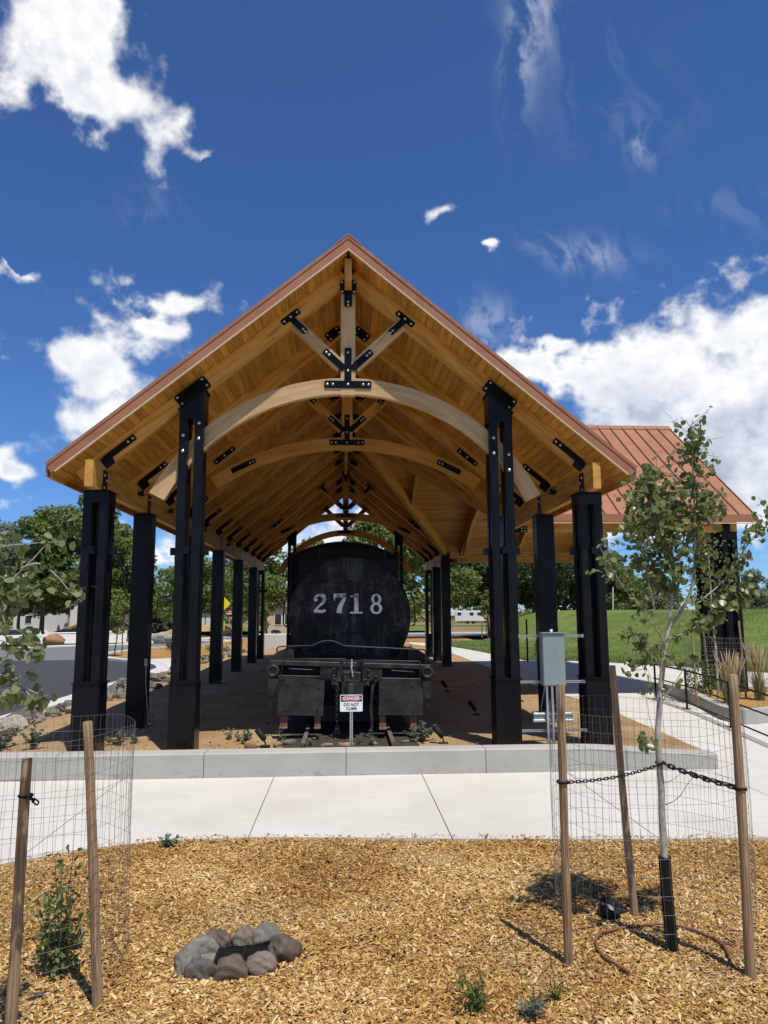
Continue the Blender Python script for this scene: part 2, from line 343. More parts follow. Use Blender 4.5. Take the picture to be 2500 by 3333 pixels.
simple('tender_iron', (.007, .007, .007), (.050, .048, .045), 4., .45, .0, .4, .008, co='geo', spec=.28)
simple('shaded_soil', (.028, .024, .020), (.10, .082, .062), 9., .95, 0., .9, .03, co='geo', spec=.1, bscale=40.)  # dark track soil, with the shade by the tender put into its colour
simple('soot_black', (.006, .006, .007), (.014, .014, .015), 3., .7, 0., .2, .01, co='geo')
simple('rust', (.13, .050, .030), (.26, .125, .080), 9., .85, 0., .4, .006, co='geo')
simple('rail_steel', (.10, .082, .07), (.19, .165, .145), 9., .6, .2, .2, .004, co='geo')
def wornlitwhite():
    m, nt, b = newmat('worn_lit_white', rough=.7)
    v = geoco(nt)
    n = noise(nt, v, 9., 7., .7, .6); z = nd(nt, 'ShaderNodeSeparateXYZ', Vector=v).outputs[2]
    f = mth(nt, 'ADD', n, maprange(nt, z, 2.62, 2.22, -.10, .13))  # random wear, plus a whiter lower part imitating reflected sun
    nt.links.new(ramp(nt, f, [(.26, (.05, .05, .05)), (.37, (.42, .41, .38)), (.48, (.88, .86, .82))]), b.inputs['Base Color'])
wornlitwhite()
newmat('sign_white', (.80, .80, .80), .4); newmat('sign_black', (.012, .012, .013), .4); newmat('sign_red', (.42, .022, .028), .4)
newmat('sign_yellow', (.75, .62, .02), .5); newmat('paint_white', (.74, .74, .72), .6); newmat('cone_green', (.12, .42, .27), .6)
newmat('siding_white', (.66, .66, .64), .8); newmat('siding_beige', (.56, .44, .30), .8); newmat('roof_grey', (.085, .085, .09), .85); newmat('roof_brown', (.16, .10, .07), .85)
newmat('glass_dark', (.02, .025, .03), .08); newmat('skin', (.45, .25, .17), .6); newmat('cloth_pink', (.62, .20, .24), .85); newmat('hair_dark', (.07, .02, .018), .6)
newmat('truck_grey', (.09, .095, .10), .3, .3); newmat('kerb_paint', (.55, .53, .49), .75)
simple('pole_wood', (.085, .065, .05), (.13, .10, .078), 3., .9)
newmat('yellow_paving', (.66, .55, .22), .8); newmat('bench_teal', (.10, .20, .19), .6)
# ------------------------------------------------------------------ mesh helpers
def V(*a): return np.array(a, float)
def unit(v): v = np.asarray(v, float); return v / (np.linalg.norm(v) + 1e-12)
class MB:
    """collects faces of one mesh in world coordinates"""
    def __init__(s): s.v = []; s.f = []; s.m = []; s.g = []; s.sm = []
    def add(s, vs, fs, mi=0, gc=None, smooth=False):
        o = len(s.v); s.v += [tuple(p) for p in vs]
        s.g += [tuple(p) for p in (gc if gc is not None else vs)]
        s.f += [tuple(i+o for i in f) for f in fs]; s.m += [mi]*len(fs); s.sm += [smooth]*len(fs)
    def prism(s, sec, org, U, Vv, Wv, w0, w1, mi=0, caps=True, smooth=False):
        """section points (u, v) swept straight along W from w0 to w1"""
        org, U, Vv, Wv = (np.asarray(q, float) for q in (org, U, Vv, Wv)); n = len(sec)
        vs = [org+U*a+Vv*b+Wv*w for w in (w0, w1) for a, b in sec]
        gc = [(w, a, b) for w in (w0, w1) for a, b in sec]
        fs = [(i, (i+1) % n, n+(i+1) % n, n+i) for i in range(n)]
        if caps: fs += [tuple(range(n))[::-1], tuple(range(n, 2*n))]
        s.add(vs, fs, mi, gc, smooth)
    def box(s, c, size, R=None, mi=0, cham=0.):
        c = np.asarray(c, float); X, Y, Z = (np.eye(3) if R is None else np.asarray(R, float))
        d = [(size[0], X), (size[1], Y), (size[2], Z)]
        k = int(np.argmax(size)); L, W = d[k]; (a, A), (b, B) = d[(k+1) % 3], d[(k+2) % 3]
        s.prism(rect(a, b, cham), c, A, B, W, -L/2, L/2, mi)
    def beam(s, p0, p1, w, h, up=(0, 0, 1), mi=0, cham=0., off=(0, 0)):
        p0, p1 = np.asarray(p0, float), np.asarray(p1, float)
        W = unit(p1-p0); U = unit(np.cross(W, up)); Vv = np.cross(U, W)
        s.prism([(a+off[0], b+off[1]) for a, b in rect(w, h, cham)], p0, U, Vv, W, 0, np.linalg.norm(p1-p0), mi)
    def tube(s, pts, r, n=8, mi=0, caps=True, smooth=True):
        pts = [np.asarray(p, float) for p in pts]; N = len(pts)
        r = [r]*N if np.isscalar(r) else r
        t0 = unit(pts[1]-pts[0]); ref = V(0, 0, 1) if abs(t0[2]) < .9 else V(1, 0, 0)
        U = unit(np.cross(t0, ref)); vs = []; gc = []; L = 0.
        for i, p in enumerate(pts):
            t = unit(pts[min(i+1, N-1)]-pts[max(i-1, 0)])
            U = unit(U-t*(U@t)); B = np.cross(t, U)
            if i: L += np.linalg.norm(p-pts[i-1])
            for k in range(n):
                a = 2*PI*k/n; vs.append(p+(U*math.cos(a)+B*math.sin(a))*r[i]); gc.append((L, r[i]*math.cos(a), r[i]*math.sin(a)))
        fs = [(i*n+k, i*n+(k+1) % n, (i+1)*n+(k+1) % n, (i+1)*n+k) for i in range(N-1) for k in range(n)]
        s.add(vs, fs, mi, gc, smooth)
        if caps: s.add([vs[k] for k in range(n)], [tuple(range(n))[::-1]], mi); s.add(vs[-n:], [tuple(range(n))], mi)
    def cyl(s, p0, p1, r, n=12, mi=0): s.tube([p0, p1], r, n, mi)
    def lathe(s, prof, c, n=24, mi=0, ax=(0, 0, 1), smooth=True):
        c = np.asarray(c, float); A = unit(ax); U = unit(np.cross(A, V(0, 0, 1) if abs(A[2]) < .9 else V(1, 0, 0))); B = np.cross(A, U)
        vs = [c+A*z+(U*math.cos(2*PI*k/n)+B*math.sin(2*PI*k/n))*r for r, z in prof for k in range(n)]
        fs = [(i*n+k, i*n+(k+1) % n, (i+1)*n+(k+1) % n, (i+1)*n+k) for i in range(len(prof)-1) for k in range(n)]
        s.add(vs, fs, mi, None, smooth)
    def plate(s, poly, org, U, Vv, th, mi=0):
        """flat outline (u, v) with a thickness along U x V"""
        U, Vv = unit(U), unit(Vv); s.prism(poly, org, U, Vv, np.cross(U, Vv), 0, th, mi)
    def build(s, name, mats, parent=None, org=None, **kw):
        me = bpy.data.meshes.new(name)
        P = np.zeros(3) if parent is None else np.asarray(WORLD[parent.name])
        O = P if org is None else np.asarray(org, float)
        v = np.asarray(s.v, float)-O
        me.from_pydata(v.tolist(), [], s.f)
        for m in ([mats] if isinstance(mats, str) else mats): me.materials.append(MATS[m])
        me.polygons.foreach_set('material_index', s.m); me.polygons.foreach_set('use_smooth', s.sm)
        at = me.attributes.new('gc', 'FLOAT_VECTOR', 'POINT'); at.data.foreach_set('vector', np.asarray(s.g, float).ravel())
        me.update()
        return link(name, me, parent, O-P, **kw)
WORLD = {}
def link(name, data, parent=None, loc=(0, 0, 0), label=None, cat=None, group=None, kind=None, rot=None, scale=None):
    o = bpy.data.objects.new(name, data); COL.objects.link(o); o.location = tuple(loc)
    if rot is not None: o.rotation_euler = rot
    if scale is not None: o.scale = scale
    if parent is not None: o.parent = parent
    WORLD[o.name] = (np.zeros(3) if parent is None else np.asarray(WORLD[parent.name]))+np.asarray(loc, float)
    for k, v in (('label', label), ('category', cat), ('group', group), ('kind', kind)):
        if v: o[k] = v
    return o
def thing(name, loc, label, cat, group=None): return link(name, None, None, loc, label, cat, group)
def copy_tree(o, loc, rotz=0., scale=None, label=None, parent=None):
    c = o.copy(); COL.objects.link(c); c.parent = parent
    if parent is None:
        c.location = loc; c.rotation_euler = (0, 0, rotz); WORLD[c.name] = np.asarray(loc, float)
        if scale is not None: c.scale = (scale,)*3 if np.isscalar(scale) else scale
        if label: c['label'] = label
    for ch in o.children: copy_tree(ch, None, parent=c)
    return c
def rect(w, h, c=0.):
    a, b = w/2, h/2
    if not c: return [(-a, -b), (a, -b), (a, b), (-a, b)]
    return [(-a+c, -b), (a-c, -b), (a, -b+c), (a, b-c), (a-c, b), (-a+c, b), (-a, b-c), (-a, -b+c)]
def npmesh(name, v, q, mat, nside=4, smooth=False):
    me = bpy.data.meshes.new(name); v = np.asarray(v, np.float32); q = np.asarray(q, np.int32)
    me.vertices.add(len(v)); me.vertices.foreach_set('co', v.ravel())
    me.loops.add(q.size); me.loops.foreach_set('vertex_index', q.ravel())
    me.polygons.add(len(q)); me.polygons.foreach_set('loop_start', np.arange(0, q.size, nside, dtype=np.int32))
    if smooth: me.polygons.foreach_set('use_smooth', np.ones(len(q), bool))
    me.materials.append(MATS[mat]); me.update(calc_edges=True); me.validate()
    return me
def sst(a, b, x): t = np.clip((np.asarray(x, float)-a)/(b-a), 0, 1); return t*t*(3-2*t)
def wob(x, y, s=1.): return (np.sin(x*1.7*s+y*.9*s)+np.sin(x*.6*s-y*2.1*s+1.3)+np.sin(x*3.1*s+y*2.7*s+.4)*.5)/2.5
def ruled(name, A, B, nx, zf, mat, parent=None, ny=None, thick=0., **kw):
    """sheet between polyline A and polyline B (same number of points), heights from zf"""
    A, B = np.asarray(A, float), np.asarray(B, float)
    if ny:
        t = np.linspace(0, 1, ny); k = np.linspace(0, 1, len(A))
        A = np.stack([np.interp(t, k, A[:, i]) for i in (0, 1)], 1); B = np.stack([np.interp(t, k, B[:, i]) for i in (0, 1)], 1)
    n = len(A); s = np.linspace(0, 1, nx)
    X = A[:, None, 0]*(1-s)+B[:, None, 0]*s; Y = A[:, None, 1]*(1-s)+B[:, None, 1]*s; Z = zf(X, Y)
    v = np.stack([X, Y, Z], -1).reshape(-1, 3)
    i = np.arange(n-1)[:, None]*nx+np.arange(nx-1); q = np.stack([i, i+1, i+nx+1, i+nx], -1).reshape(-1, 4)
    me = npmesh(name, v, q, mat, 4, True)
    return link(name, me, parent, **kw)
def slab(name, poly, z0, z1, mat, parent=None, **kw):
    m = MB(); a = sum(poly[i][0]*poly[(i+1) % len(poly)][1]-poly[(i+1) % len(poly)][0]*poly[i][1] for i in range(len(poly)))
    if a < 0: poly = poly[::-1]
    m.prism(poly, (0, 0, 0), (1, 0, 0), (0, 1, 0), (0, 0, 1), z0, z1)
    return m.build(name, mat, parent, **kw)
def fillmesh(name, pts, z, mat, **kw):
    from mathutils.geometry import tessellate_polygon
    t = tessellate_polygon([[Vector((p[0], p[1], 0)) for p in pts]])
    me = bpy.data.meshes.new(name); me.from_pydata([(p[0], p[1], z) for p in pts], [], [tuple(x) for x in t]); me.materials.append(MATS[mat])
    me.update()
    if me.polygons and me.polygons[0].normal.z < 0: me.flip_normals()
    return link(name, me, **kw)
# ------------------------------------------------------------------ the setting
def xs(a, b, n, p=1.6):
    t = np.linspace(-1, 1, n); t = np.sign(t)*np.abs(t)**p; return a+(b-a)*(t+1)/2
gx, gy = xs(-900, 900, 90, 2.2), np.concatenate([np.linspace(-40, 130, 70), np.linspace(140, 1600, 30)])
GX, GY = np.meshgrid(gx, gy)
def ground_z(x, y): return -.62-.35*sst(55, 110, y)+.10*wob(x*.05, y*.05)*sst(60, 120, y)
gv = np.stack([GX, GY, ground_z(GX, GY)], -1).reshape(-1, 3)
gi = np.arange(len(gy)-1)[:, None]*len(gx)+np.arange(len(gx)-1)
link('ground', npmesh('ground', gv, np.stack([gi, gi+1, gi+len(gx)+1, gi+len(gx)], -1).reshape(-1, 4), 'ground_cover', 4, True), kind='structure')
EDGE = np.array([(-14, 3.0), (-9, 5.0), (-6, 6.4), (-4.4, 7.2), (-3.51, 7.77), (-3.02, 8.08), (-2.58, 8.28), (-2.03, 8.43), (-1.03, 8.47), (0, 8.38), (1.24, 8.24), (3.44, 8.08), (4.65, 8.05), (9, 8.1), (16, 8.4)])
def edge_y(x): return np.interp(x, EDGE[:, 0], EDGE[:, 1])
def mulch_z(x, y): return -.225+.02*sst(0, 2.5, edge_y(x)-y)+.012*wob(x*2., y*2.)+.006*wob(x*7, y*7)
ex = np.linspace(-10, 14, 121)
ruled('mulch_bed', np.stack([ex, np.full_like(ex, -4.)], 1), np.stack([ex, edge_y(ex)-.01], 1), 110, mulch_z, 'mulch_base', kind='structure')
# wood chips: loose, far too many to count
NCH = 230000
cy = 4.1+nrs.rand(NCH)*4.45; cx = (nrs.rand(NCH)*2-1)*(cy*.60+1.0)+.25
ok = (cy < edge_y(cx)-.015+nrs.rand(NCH)**9*.16) & ~((np.abs(cx+.78) < .21) & (np.abs(cy-5.59) < .18)); cx, cy = cx[ok], cy[ok]; n = len(cx)
Lc = nrs.lognormal(-3.92, .50, n).clip(.006, .08); Wc = np.minimum(Lc*nrs.uniform(.16, .66, n), .022); Tc = nrs.uniform(.002, .006, n)
ang = nrs.rand(n)*2*PI; t1 = nrs.normal(0, .24, n); t2 = nrs.normal(0, .24, n)
ca, sa = np.cos(ang), np.sin(ang)
U = np.stack([ca*np.cos(t1), sa*np.cos(t1), np.sin(t1)], 1); S = np.stack([-sa*np.cos(t2), ca*np.cos(t2), np.sin(t2)], 1); Nn = np.cross(U, S)
c0 = np.stack([cx, cy, np.where(cy > edge_y(cx), -.2, mulch_z(cx, cy))+np.abs(np.sin(t1))*Lc*.35+.003+nrs.rand(n)*.010], 1)
tip = nrs.uniform(.35, 1., n)
cor = []
for a, b, c in ((-1, -1, 0), (1, -1, 0), (1, 1, 0), (-1, 1, 0), (-1, -1, 1), (1, -1, 1), (1, 1, 1), (-1, 1, 1)):
    k = np.where(a > 0, tip, 1.)
    cor.append(c0+U*(a*Lc/2)[:, None]+S*(b*Wc/2*k)[:, None]+Nn*(c*Tc)[:, None])
cv = np.stack(cor, 1).reshape(-1, 3)
b0 = np.arange(n)[:, None]*8
cq = np.concatenate([b0+np.array(f) for f in ((4, 5, 6, 7), (0, 1, 5, 4), (2, 3, 7, 6))])
link('wood_chips', npmesh('wood_chips', cv, cq, 'chip'), kind='stuff', label='golden brown wood chip mulch spread over the planting bed', cat='mulch')
# sidewalk in slabs with open joints
walk = link('sidewalk', None, kind='structure')
jx = [-14.0]+[-1.12+2.27*k for k in range(-4, 5)]+[14.0]
for i in range(len(jx)-1):
    a, b = jx[i]+.006, jx[i+1]-.006
    fx = np.linspace(a, b, 9); y1 = 11.395
    slab('slab', [(x, edge_y(x)) for x in fx]+[(b, y1), (a, y1)], -.42, -.2, 'paving', walk)
# front kerb wall
wall = thing('kerb_wall', (0, 11.58, -.2), 'low grey concrete seat wall in front of the black locomotive', 'wall')
def wall_top(x): return .16-.13*float(sst(3.6, 5.9, x))
wx = [-11.0, -8.8, -6.6, -4.4, -2.19, -.02, 2.16, 4.4, 5.88]
for i in range(len(wx)-1):
    a, b = wx[i]+.005, wx[i+1]-.005; m = MB()
    sx = np.linspace(a, b, 7 if b > 2.3 else 2); y0, y1, ch = 11.40, 11.76, .018
    rings = []
    for x in sx:
        t = wall_top(x); rings.append([(x, y0, -.45), (x, y0, t-ch), (x, y0+ch, t), (x, y1-ch, t), (x, y1, t-ch), (x, y1, -.45)])
    vs = [p for r in rings for p in r]; k = 6
    fs = [(j*k+e, (j+1)*k+e, (j+1)*k+(e+1) % k, j*k+(e+1) % k) for j in range(len(sx)-1) for e in range(k)]
    fs += [tuple(range(k)), tuple(range((len(sx)-1)*k, len(sx)*k))[::-1]]
    m.add(vs, [f[::-1] for f in fs]); m.build('wall_panel', 'wall_concrete', wall)
# dirt floor under and around the pavilion
def dirt_z(x, y): return .012*wob(x, y)+.006*wob(x*4, y*4)-.50*sst(-6.3, -8.6, -(-x))*0-.5*(1-sst(-8.7, -6.2, x))
dy = np.array([11.77, 14.5, 17.0, 21., 30, 38, 46.])
ruled('dirt_floor', np.stack([np.full(7, -8.95), dy], 1), np.stack([[5.87, 6.03, 6.2, 5.82, 5.82, 5.82, 5.7], dy], 1), 130, dirt_z, 'dirt', ny=150, kind='structure')
NP_ = 2600; px_ = nrs.uniform(-6.2, 5.7, NP_); py_ = 11.85+nrs.rand(NP_)**1.5*22; ps_ = nrs.lognormal(-4.5, .5, NP_).clip(.005, .04); od = np.array([(1, 0, 0), (0, 1, 0), (-1, 0, 0), (0, -1, 0), (0, 0, .8), (0, 0, -.6)])
pv = np.stack([px_, py_, dirt_z(px_, py_)+ps_*.3], 1)[:, None]+od[None]*ps_[:, None, None]*nrs.uniform(.6, 1.3, (NP_, 6, 1)); pf = np.array([(0, 1, 4), (1, 2, 4), (2, 3, 4), (3, 0, 4), (1, 0, 5), (2, 1, 5), (3, 2, 5), (0, 3, 5)])
link('pebbles', npmesh('pebbles', pv.reshape(-1, 3), (np.arange(NP_)[:, None, None]*6+pf[None]).reshape(-1, 3), 'lava_rock', 3), kind='stuff', label='loose pebbles scattered over the dirt floor', cat='pebbles')
ruled('dirt_bank', [(-8.95, 11.77), (-8.95, 11.9)], [(-16, 11.77), (-16, 11.9)], 2, lambda x, y: -.5+0*x, 'dirt', kind='structure')
# concrete walk rising beside the wing
def ramp_z(x, y): return -.2+.215*sst(11.2, 17., y)
ruled('walkway', [(5.87, 11.38), (6.03, 14.5), (6.2, 17.)], [(22, 11.38), (22, 14.5), (22, 17.)], 12, ramp_z, 'paving', ny=24, kind='structure')
fillmesh('plaza', [(6.2, 17.), (22, 17.), (22, 20.), (17, 24.), (15.3, 25.6), (13.9, 28.2), (11.6, 31.3), (10.5, 32.5), (8.3, 33.2), (7.9, 39.), (6.9, 46), (6.0, 52), (2., 58), (1., 57), (4.6, 51), (5.7, 46), (5.82, 38), (5.82, 21)], .015, 'paving', kind='structure')
# lawn mound
lx = np.linspace(6, 75, 100)
yb = np.interp(lx, [6, 6.9, 7.9, 8.2, 10.5, 11.6, 13.9, 15.3, 17, 22, 40, 75], [52, 46, 39, 33.2, 32.5, 31.3, 28.2, 25.6, 24., 20., 12, 8])
def lawn_z(x, y):
    base = np.interp(x, lx, yb)
    return .02+2.28*sst(11.5, 21.5, x+.04*(y-50))*sst(-1., 19., y-base)+.03*wob(x*.6, y*.6)*sst(0, 6, y-base)-.9*sst(66, 95, y)
lfar = np.interp(lx, [6, 9, 12, 16, 22], [53, 57, 62, 78, 96])
ruled('lawn', np.stack([lx, yb], 1), np.stack([lx+np.interp(lx, [6, 22], [.5, 6]), lfar], 1), 70, lawn_z, 'lawn', kind='structure')
NG = 60000; gxx = 7.+nrs.rand(NG)*24; gb = np.interp(gxx, lx, yb); gyy = gb+.03+nrs.rand(NG)**1.8*22; a_ = nrs.rand(NG)*2*PI; hh_ = nrs.uniform(.05, .13, NG); ww_ = .012
g0 = np.stack([gxx, gyy, lawn_z(gxx, gyy)-.01], 1); sd_ = np.stack([np.cos(a_)*ww_, np.sin(a_)*ww_, 0*a_], 1); tp_ = g0+np.stack([nrs.normal(0, .03, NG), nrs.normal(0, .03, NG), hh_], 1)
link('lawn_grass', npmesh('lawn_grass', np.stack([g0-sd_, g0+sd_, tp_], 1).reshape(-1, 3), np.arange(3*NG).reshape(-1, 3), 'grass_green', 3), kind='stuff', label='short mown grass blades on the lawn mound', cat='grass')
# drive, kerb, verge on the left
fillmesh('road', [(-9.05, 4), (-9.05, 33), (-9.2, 36), (-9.8, 37.9), (-10.8, 40), (-12.4, 42), (-14.2, 44), (-16.3, 47), (-16.2, 51), (-15.4, 57), (-12, 61.2), (-10.8, 75.4), (-6.4, 77.7), (20, 80), (20, 90), (0, 88), (-12, 84), (-14, 76), (-16.4, 69.6), (-18.7, 63.5), (-22.5, 62), (-26.4, 58.4), (-80, 57), (-80, 4)], -.50, 'asphalt', kind='structure')
def strip(name, path, w, z0, z1, mat, **kw):
    p = np.asarray(path, float); m = MB(); n = len(p); T = np.gradient(p, axis=0); T /= np.linalg.norm(T, axis=1)[:, None]; Nm = np.stack([T[:, 1], -T[:, 0]], 1)
    a, b = p, p+Nm*w; vs = []
    for i in range(n): vs += [(*a[i], z0), (*a[i], z1), (*b[i], z1), (*b[i], z0)]
    m.add(vs, [(i*4+e, (i+1)*4+e, (i+1)*4+(e+1) % 4, i*4+(e+1) % 4) for i in range(n-1) for e in range(4)]+[(0, 1, 2, 3)])
    m.f = [f[::-1] for f in m.f]
    return m.build(name, mat, **kw)
kp = [(-9.05, 8), (-9.05, 33), (-9.2, 36), (-9.8, 37.9), (-10.8, 40), (-12.4, 42), (-14.2, 44), (-16.3, 47), (-16.2, 51), (-15.4, 57), (-12, 61.2), (-10.8, 75.4)]
strip('kerb', kp, .55, -.6, -.37, 'kerb_paint', kind='structure')
fillmesh('pavement', [(-8.55, 30.), (-8.6, 35.8), (-9.3, 38), (-10.3, 40.2), (-11.5, 42.), (-10.4, 43.2), (-8.4, 42.6), (-7.4, 38), (-7.6, 33)], -.36, 'paving', kind='structure')
fillmesh('verge', [(-11.9, 42.8), (-13.8, 44.6), (-15.7, 47.3), (-15.6, 51), (-14.8, 57), (-11.5, 61.2), (-10.3, 75.4), (-6, 77), (12, 79), (12, 58), (5.7, 52), (5.6, 46), (-8.9, 46), (-8.9, 43.2)], -.385, 'mulch_base', kind='structure')
strip('far_pavement', [(20, 90), (0, 88), (-12, 84), (-14, 76), (-16.4, 69.6), (-18.7, 63.5), (-22.5, 62), (-26.4, 58.4), (-80, 57)], 2.2, -.7, -.42, 'paving', kind='structure')
fillmesh('far_plaza', [(-28, 66), (-21, 68), (-18, 74), (-20, 96), (-70, 98), (-70, 66)], -.45, 'paving', kind='structure')
fillmesh('far_lawn', [(-22, 101), (12, 100), (14, 128), (-30, 130)], -.40, 'lawn', kind='structure')
fillmesh('tactile_strip', [(-22, 66.2), (-18.9, 67.6), (-18.9, 68.6), (-22, 67.2)], -.405, 'yellow_paving', kind='structure')
cw = thing('crosswalk', (-14, 72, -.49), 'white painted crosswalk bars on the grey drive', 'road marking')
for k in range(5):
    slab('bar', [(-15.8+k*.9, 71.5+k*.25), (-15.35+k*.9, 71.6+k*.25), (-14.75+k*.9, 74.6+k*.2), (-15.2+k*.9, 74.5+k*.2)], -.499, -.494, 'paint_white', cw)
def mound(name, x, y, r, h, mat, lab):
    m = MB(); n = 20; pr = [(r*t, h*(1-sst(0, 1, t))-.02) for t in np.linspace(0, 1, 8)]
    m.lathe([(a+.001, b) for a, b in pr], (x, y, float(ground_z(x, y))), n); m.f = [f[::-1] for f in m.f]
    return m.build(name, mat, kind='structure')
mound('dirt_mound', -37, 112, 9, 2.6, 'dirt', ''); mound('dirt_mound', -22, 108, 7, 1.6, 'dirt', '')
# ------------------------------------------------------------------ the pavilion
S = .8316; CS = 1/math.sqrt(1+S*S); YF = 11.74; YB = 37.0; XE = 4.944; RW = 22.9; WX = 10.9; NE, FE = 18.15, 31.2
def zd(x): return 8.61-S*abs(x)
def zn(y): return 8.33-.777*(RW-y)
def zf_(y): return 8.33-.45*(y-RW)
def vx(y): return (.28+(.777*(RW-y) if y < RW else .45*(y-RW)))/S
def yn(x): return RW-max(0, S*x-.28)/.777
def yf(x): return RW+max(0, S*x-.28)/.45
pav = thing('pavilion', (0, 24.3, 0), 'timber framed train shelter with black steel columns and copper brown metal roof', 'pavilion')
SL = {-1: unit((-1, 0, -S)), 1: unit((1, 0, -S))}
NRM = {-1: unit((-S, 0, 1)), 1: unit((S, 0, 1))}
YA = V(0, 1, 0)
def roof_poly(name, poly, zf, t0, t1, mat, parent):
    m = MB(); n = len(poly)
    a = sum(poly[i][0]*poly[(i+1) % n][1]-poly[(i+1) % n][0]*poly[i][1] for i in range(n))
    if a < 0: poly = poly[::-1]
    vs = [(x, y, zf(x, y)+t) for t in (t0, t1) for x, y in poly]
    m.add(vs, [tuple(range(n))[::-1], tuple(range(n, 2*n))]+[(i, (i+1) % n, n+(i+1) % n, n+i) for i in range(n)])
    return m.build(name, mat, parent)
zm = lambda x, y: zd(x)
rl = roof_poly('roof_slope', [(0, YF+.02), (0, YB), (-XE+.03, YB), (-XE+.03, YF+.02)], zm, .05, .215, 'roof_metal', pav)
rr = roof_poly('roof_slope', [(0, YF+.02), (XE-.03, YF+.02), (XE-.03, 18.05), (4.775, NE), (.337, RW), (0, RW)], zm, .05, .215, 'roof_metal', pav)
rb = roof_poly('roof_slope', [(0, RW), (.337, RW), (4.83, FE), (XE-.03, FE+.1), (XE-.03, YB), (0, YB)], zm, .05, .2151, 'roof_metal', pav)
wn_ = roof_poly('roof_slope', [(.337, RW), (WX-.03, RW), (WX-.03, NE+.03), (4.775, NE+.03)], lambda x, y: zn(y), .05, .10, 'roof_metal', pav)
wf_ = roof_poly('roof_slope', [(.337, RW), (WX-.03, RW), (WX-.03, FE), (4.83, FE)], lambda x, y: zf_(y), .05, .115, 'roof_metal', pav)
# boards of the ceiling
def board(side, x, w, y0, y1, par):
    m = MB(); m.prism(rect(w-.006, .034, .003), (side*x, 0, zd(x)+.018/CS), SL[side], NRM[side], YA, y0, y1); m.build('board', 'board_wood', par, (side*x, y0, zd(x)))
bw = .150; st = bw*CS; nrow = int((XE-.06)/st)
for side, par in ((-1, rl), (1, None)):
    for r in range(nrow):
        x = .03+st*(r+.5)
        if side < 0:
            c = rnd.uniform(19, 29); board(-1, x, bw, YF+.05, c-.003, rl); board(-1, x, bw, c+.003, YB-.05, rl)
        else:
            board(1, x, bw, YF+.05, yn(x)+.05, rr); board(1, x, bw, yf(x)-.05, YB-.05, rb)
def wboard(near, y, w, par):
    sl = .777 if near else .45; c = 1/math.sqrt(1+sl*sl); z = zn(y) if near else zf_(y); s = -1 if near else 1
    m = MB(); m.prism(rect(w-.006, .034, .003), (0, y, z+.018/c), unit((0, s, -sl)), unit((0, s*sl, 1)), V(1, 0, 0), max(.3, vx(y)-.05), WX-.05)
    if near: m.f = [f[::-1] for f in m.f]
    m.build('board', 'board_wood', par, (vx(y), y, z))
c = 1/math.sqrt(1+.777**2)
for r in range(int((RW-NE-.05)/(bw*c))): wboard(True, RW-.03-bw*c*(r+.5), bw, wn_)
c = 1/math.sqrt(1+.45**2)
for r in range(int((FE-RW-.05)/(bw*c))): wboard(False, RW+.03+bw*c*(r+.5), bw, wf_)
# standing seam panels on the wing, seams on the main roof
x = WX-.04; k = 0
while x > .8:
    a, b = x-.405, x; m = MB()
    e0, e1 = max(NE, yn(a)-.02), max(NE, yn(b)-.02)
    vs = [(a+.004, e0, zn(e0)+.10), (b-.004, e1, zn(e1)+.10), (b-.004, RW, zn(RW)+.10), (a+.004, RW, zn(RW)+.10)]
    vs += [(p[0], p[1], p[2]+.012) for p in vs]
    m.add(vs, [(4, 5, 6, 7), (0, 1, 5, 4), (1, 2, 6, 5), (3, 0, 4, 7)])
    p = m.build('roof_panel', 'roof_metal', pav, (a, e0, zn(e0)))
    m = MB(); m.beam((a, e0+.01, zn(e0)+.125), (a, RW-.05, zn(RW-.05)+.125), .030, .045); m.build('seam', 'seam_metal', p)
    x -= .405
m = MB()
for side in (-1, 1):
    y = YF+.4
    while y < YB:
        x1 = XE-.05
        if side > 0 and 18. < y < 31.2: x1 = vx(y)
        m.beam((side*.15, y, zd(.15)+.235), (side*x1, y, zd(x1)+.235), .024, .04); y += .405
m.build('seam', 'seam_metal', pav)
m = MB(); m.prism([(-.22, -.22*S), (0, 0), (.22, -.22*S), (.22, -.22*S+.025), (0, .028), (-.22, -.22*S+.025)], (0, 0, 8.855), (1, 0, 0), (0, 0, 1), (0, -1, 0), -YB, -YF+.05); m.build('ridge_cap', 'roof_metal', pav)
m = MB(); m.prism([(-.2, -.2*.45), (0, 0), (.2, -.2*.777), (.2, -.2*.777+.025), (0, .03), (-.2, -.2*.45+.025)], (0, RW, 8.455), (0, -1, 0), (0, 0, 1), (1, 0, 0), .5, WX+.03); m.build('ridge_cap', 'roof_metal', pav)
# fascias
def fascia(p0, p1, h, nrm, name='fascia', mat='roof_metal', th=.03, dz=0.):
    m = MB(); p0, p1 = V(*p0), V(*p1); W = unit(p1-p0); nrm = unit(nrm); Vv = np.cross(nrm, W)
    if Vv[2] < 0: Vv = -Vv
    m.prism([(0, -h), (th, -h), (th, 0), (0, 0)], p0+Vv*dz, nrm, Vv, W, 0, np.linalg.norm(p1-p0)); m.build(name, mat, pav, (p0+p1)/2)
def rake(x0, x1, ta, tb, y0, y1, s, name, mat, square=True):
    # board along the gable edge: plumb cut at x0, square cut at the eave end; ta, tb are heights at the ridge line
    k = (ta-tb)*CS*CS*S if square else 0.
    m = MB(); pl = [(s*x0, ta-S*x0), (s*x1, ta-S*x1), (s*(x1-k), tb-S*(x1-k)), (s*x0, tb-S*x0)]
    m.prism(pl if s < 0 else pl[::-1], (0, 0, 0), (1, 0, 0), (0, 0, 1), (0, 1, 0), min(y0, y1), max(y0, y1)); m.build(name, mat, pav, (s*(x0+x1)/2, y0, ta-S*x0))
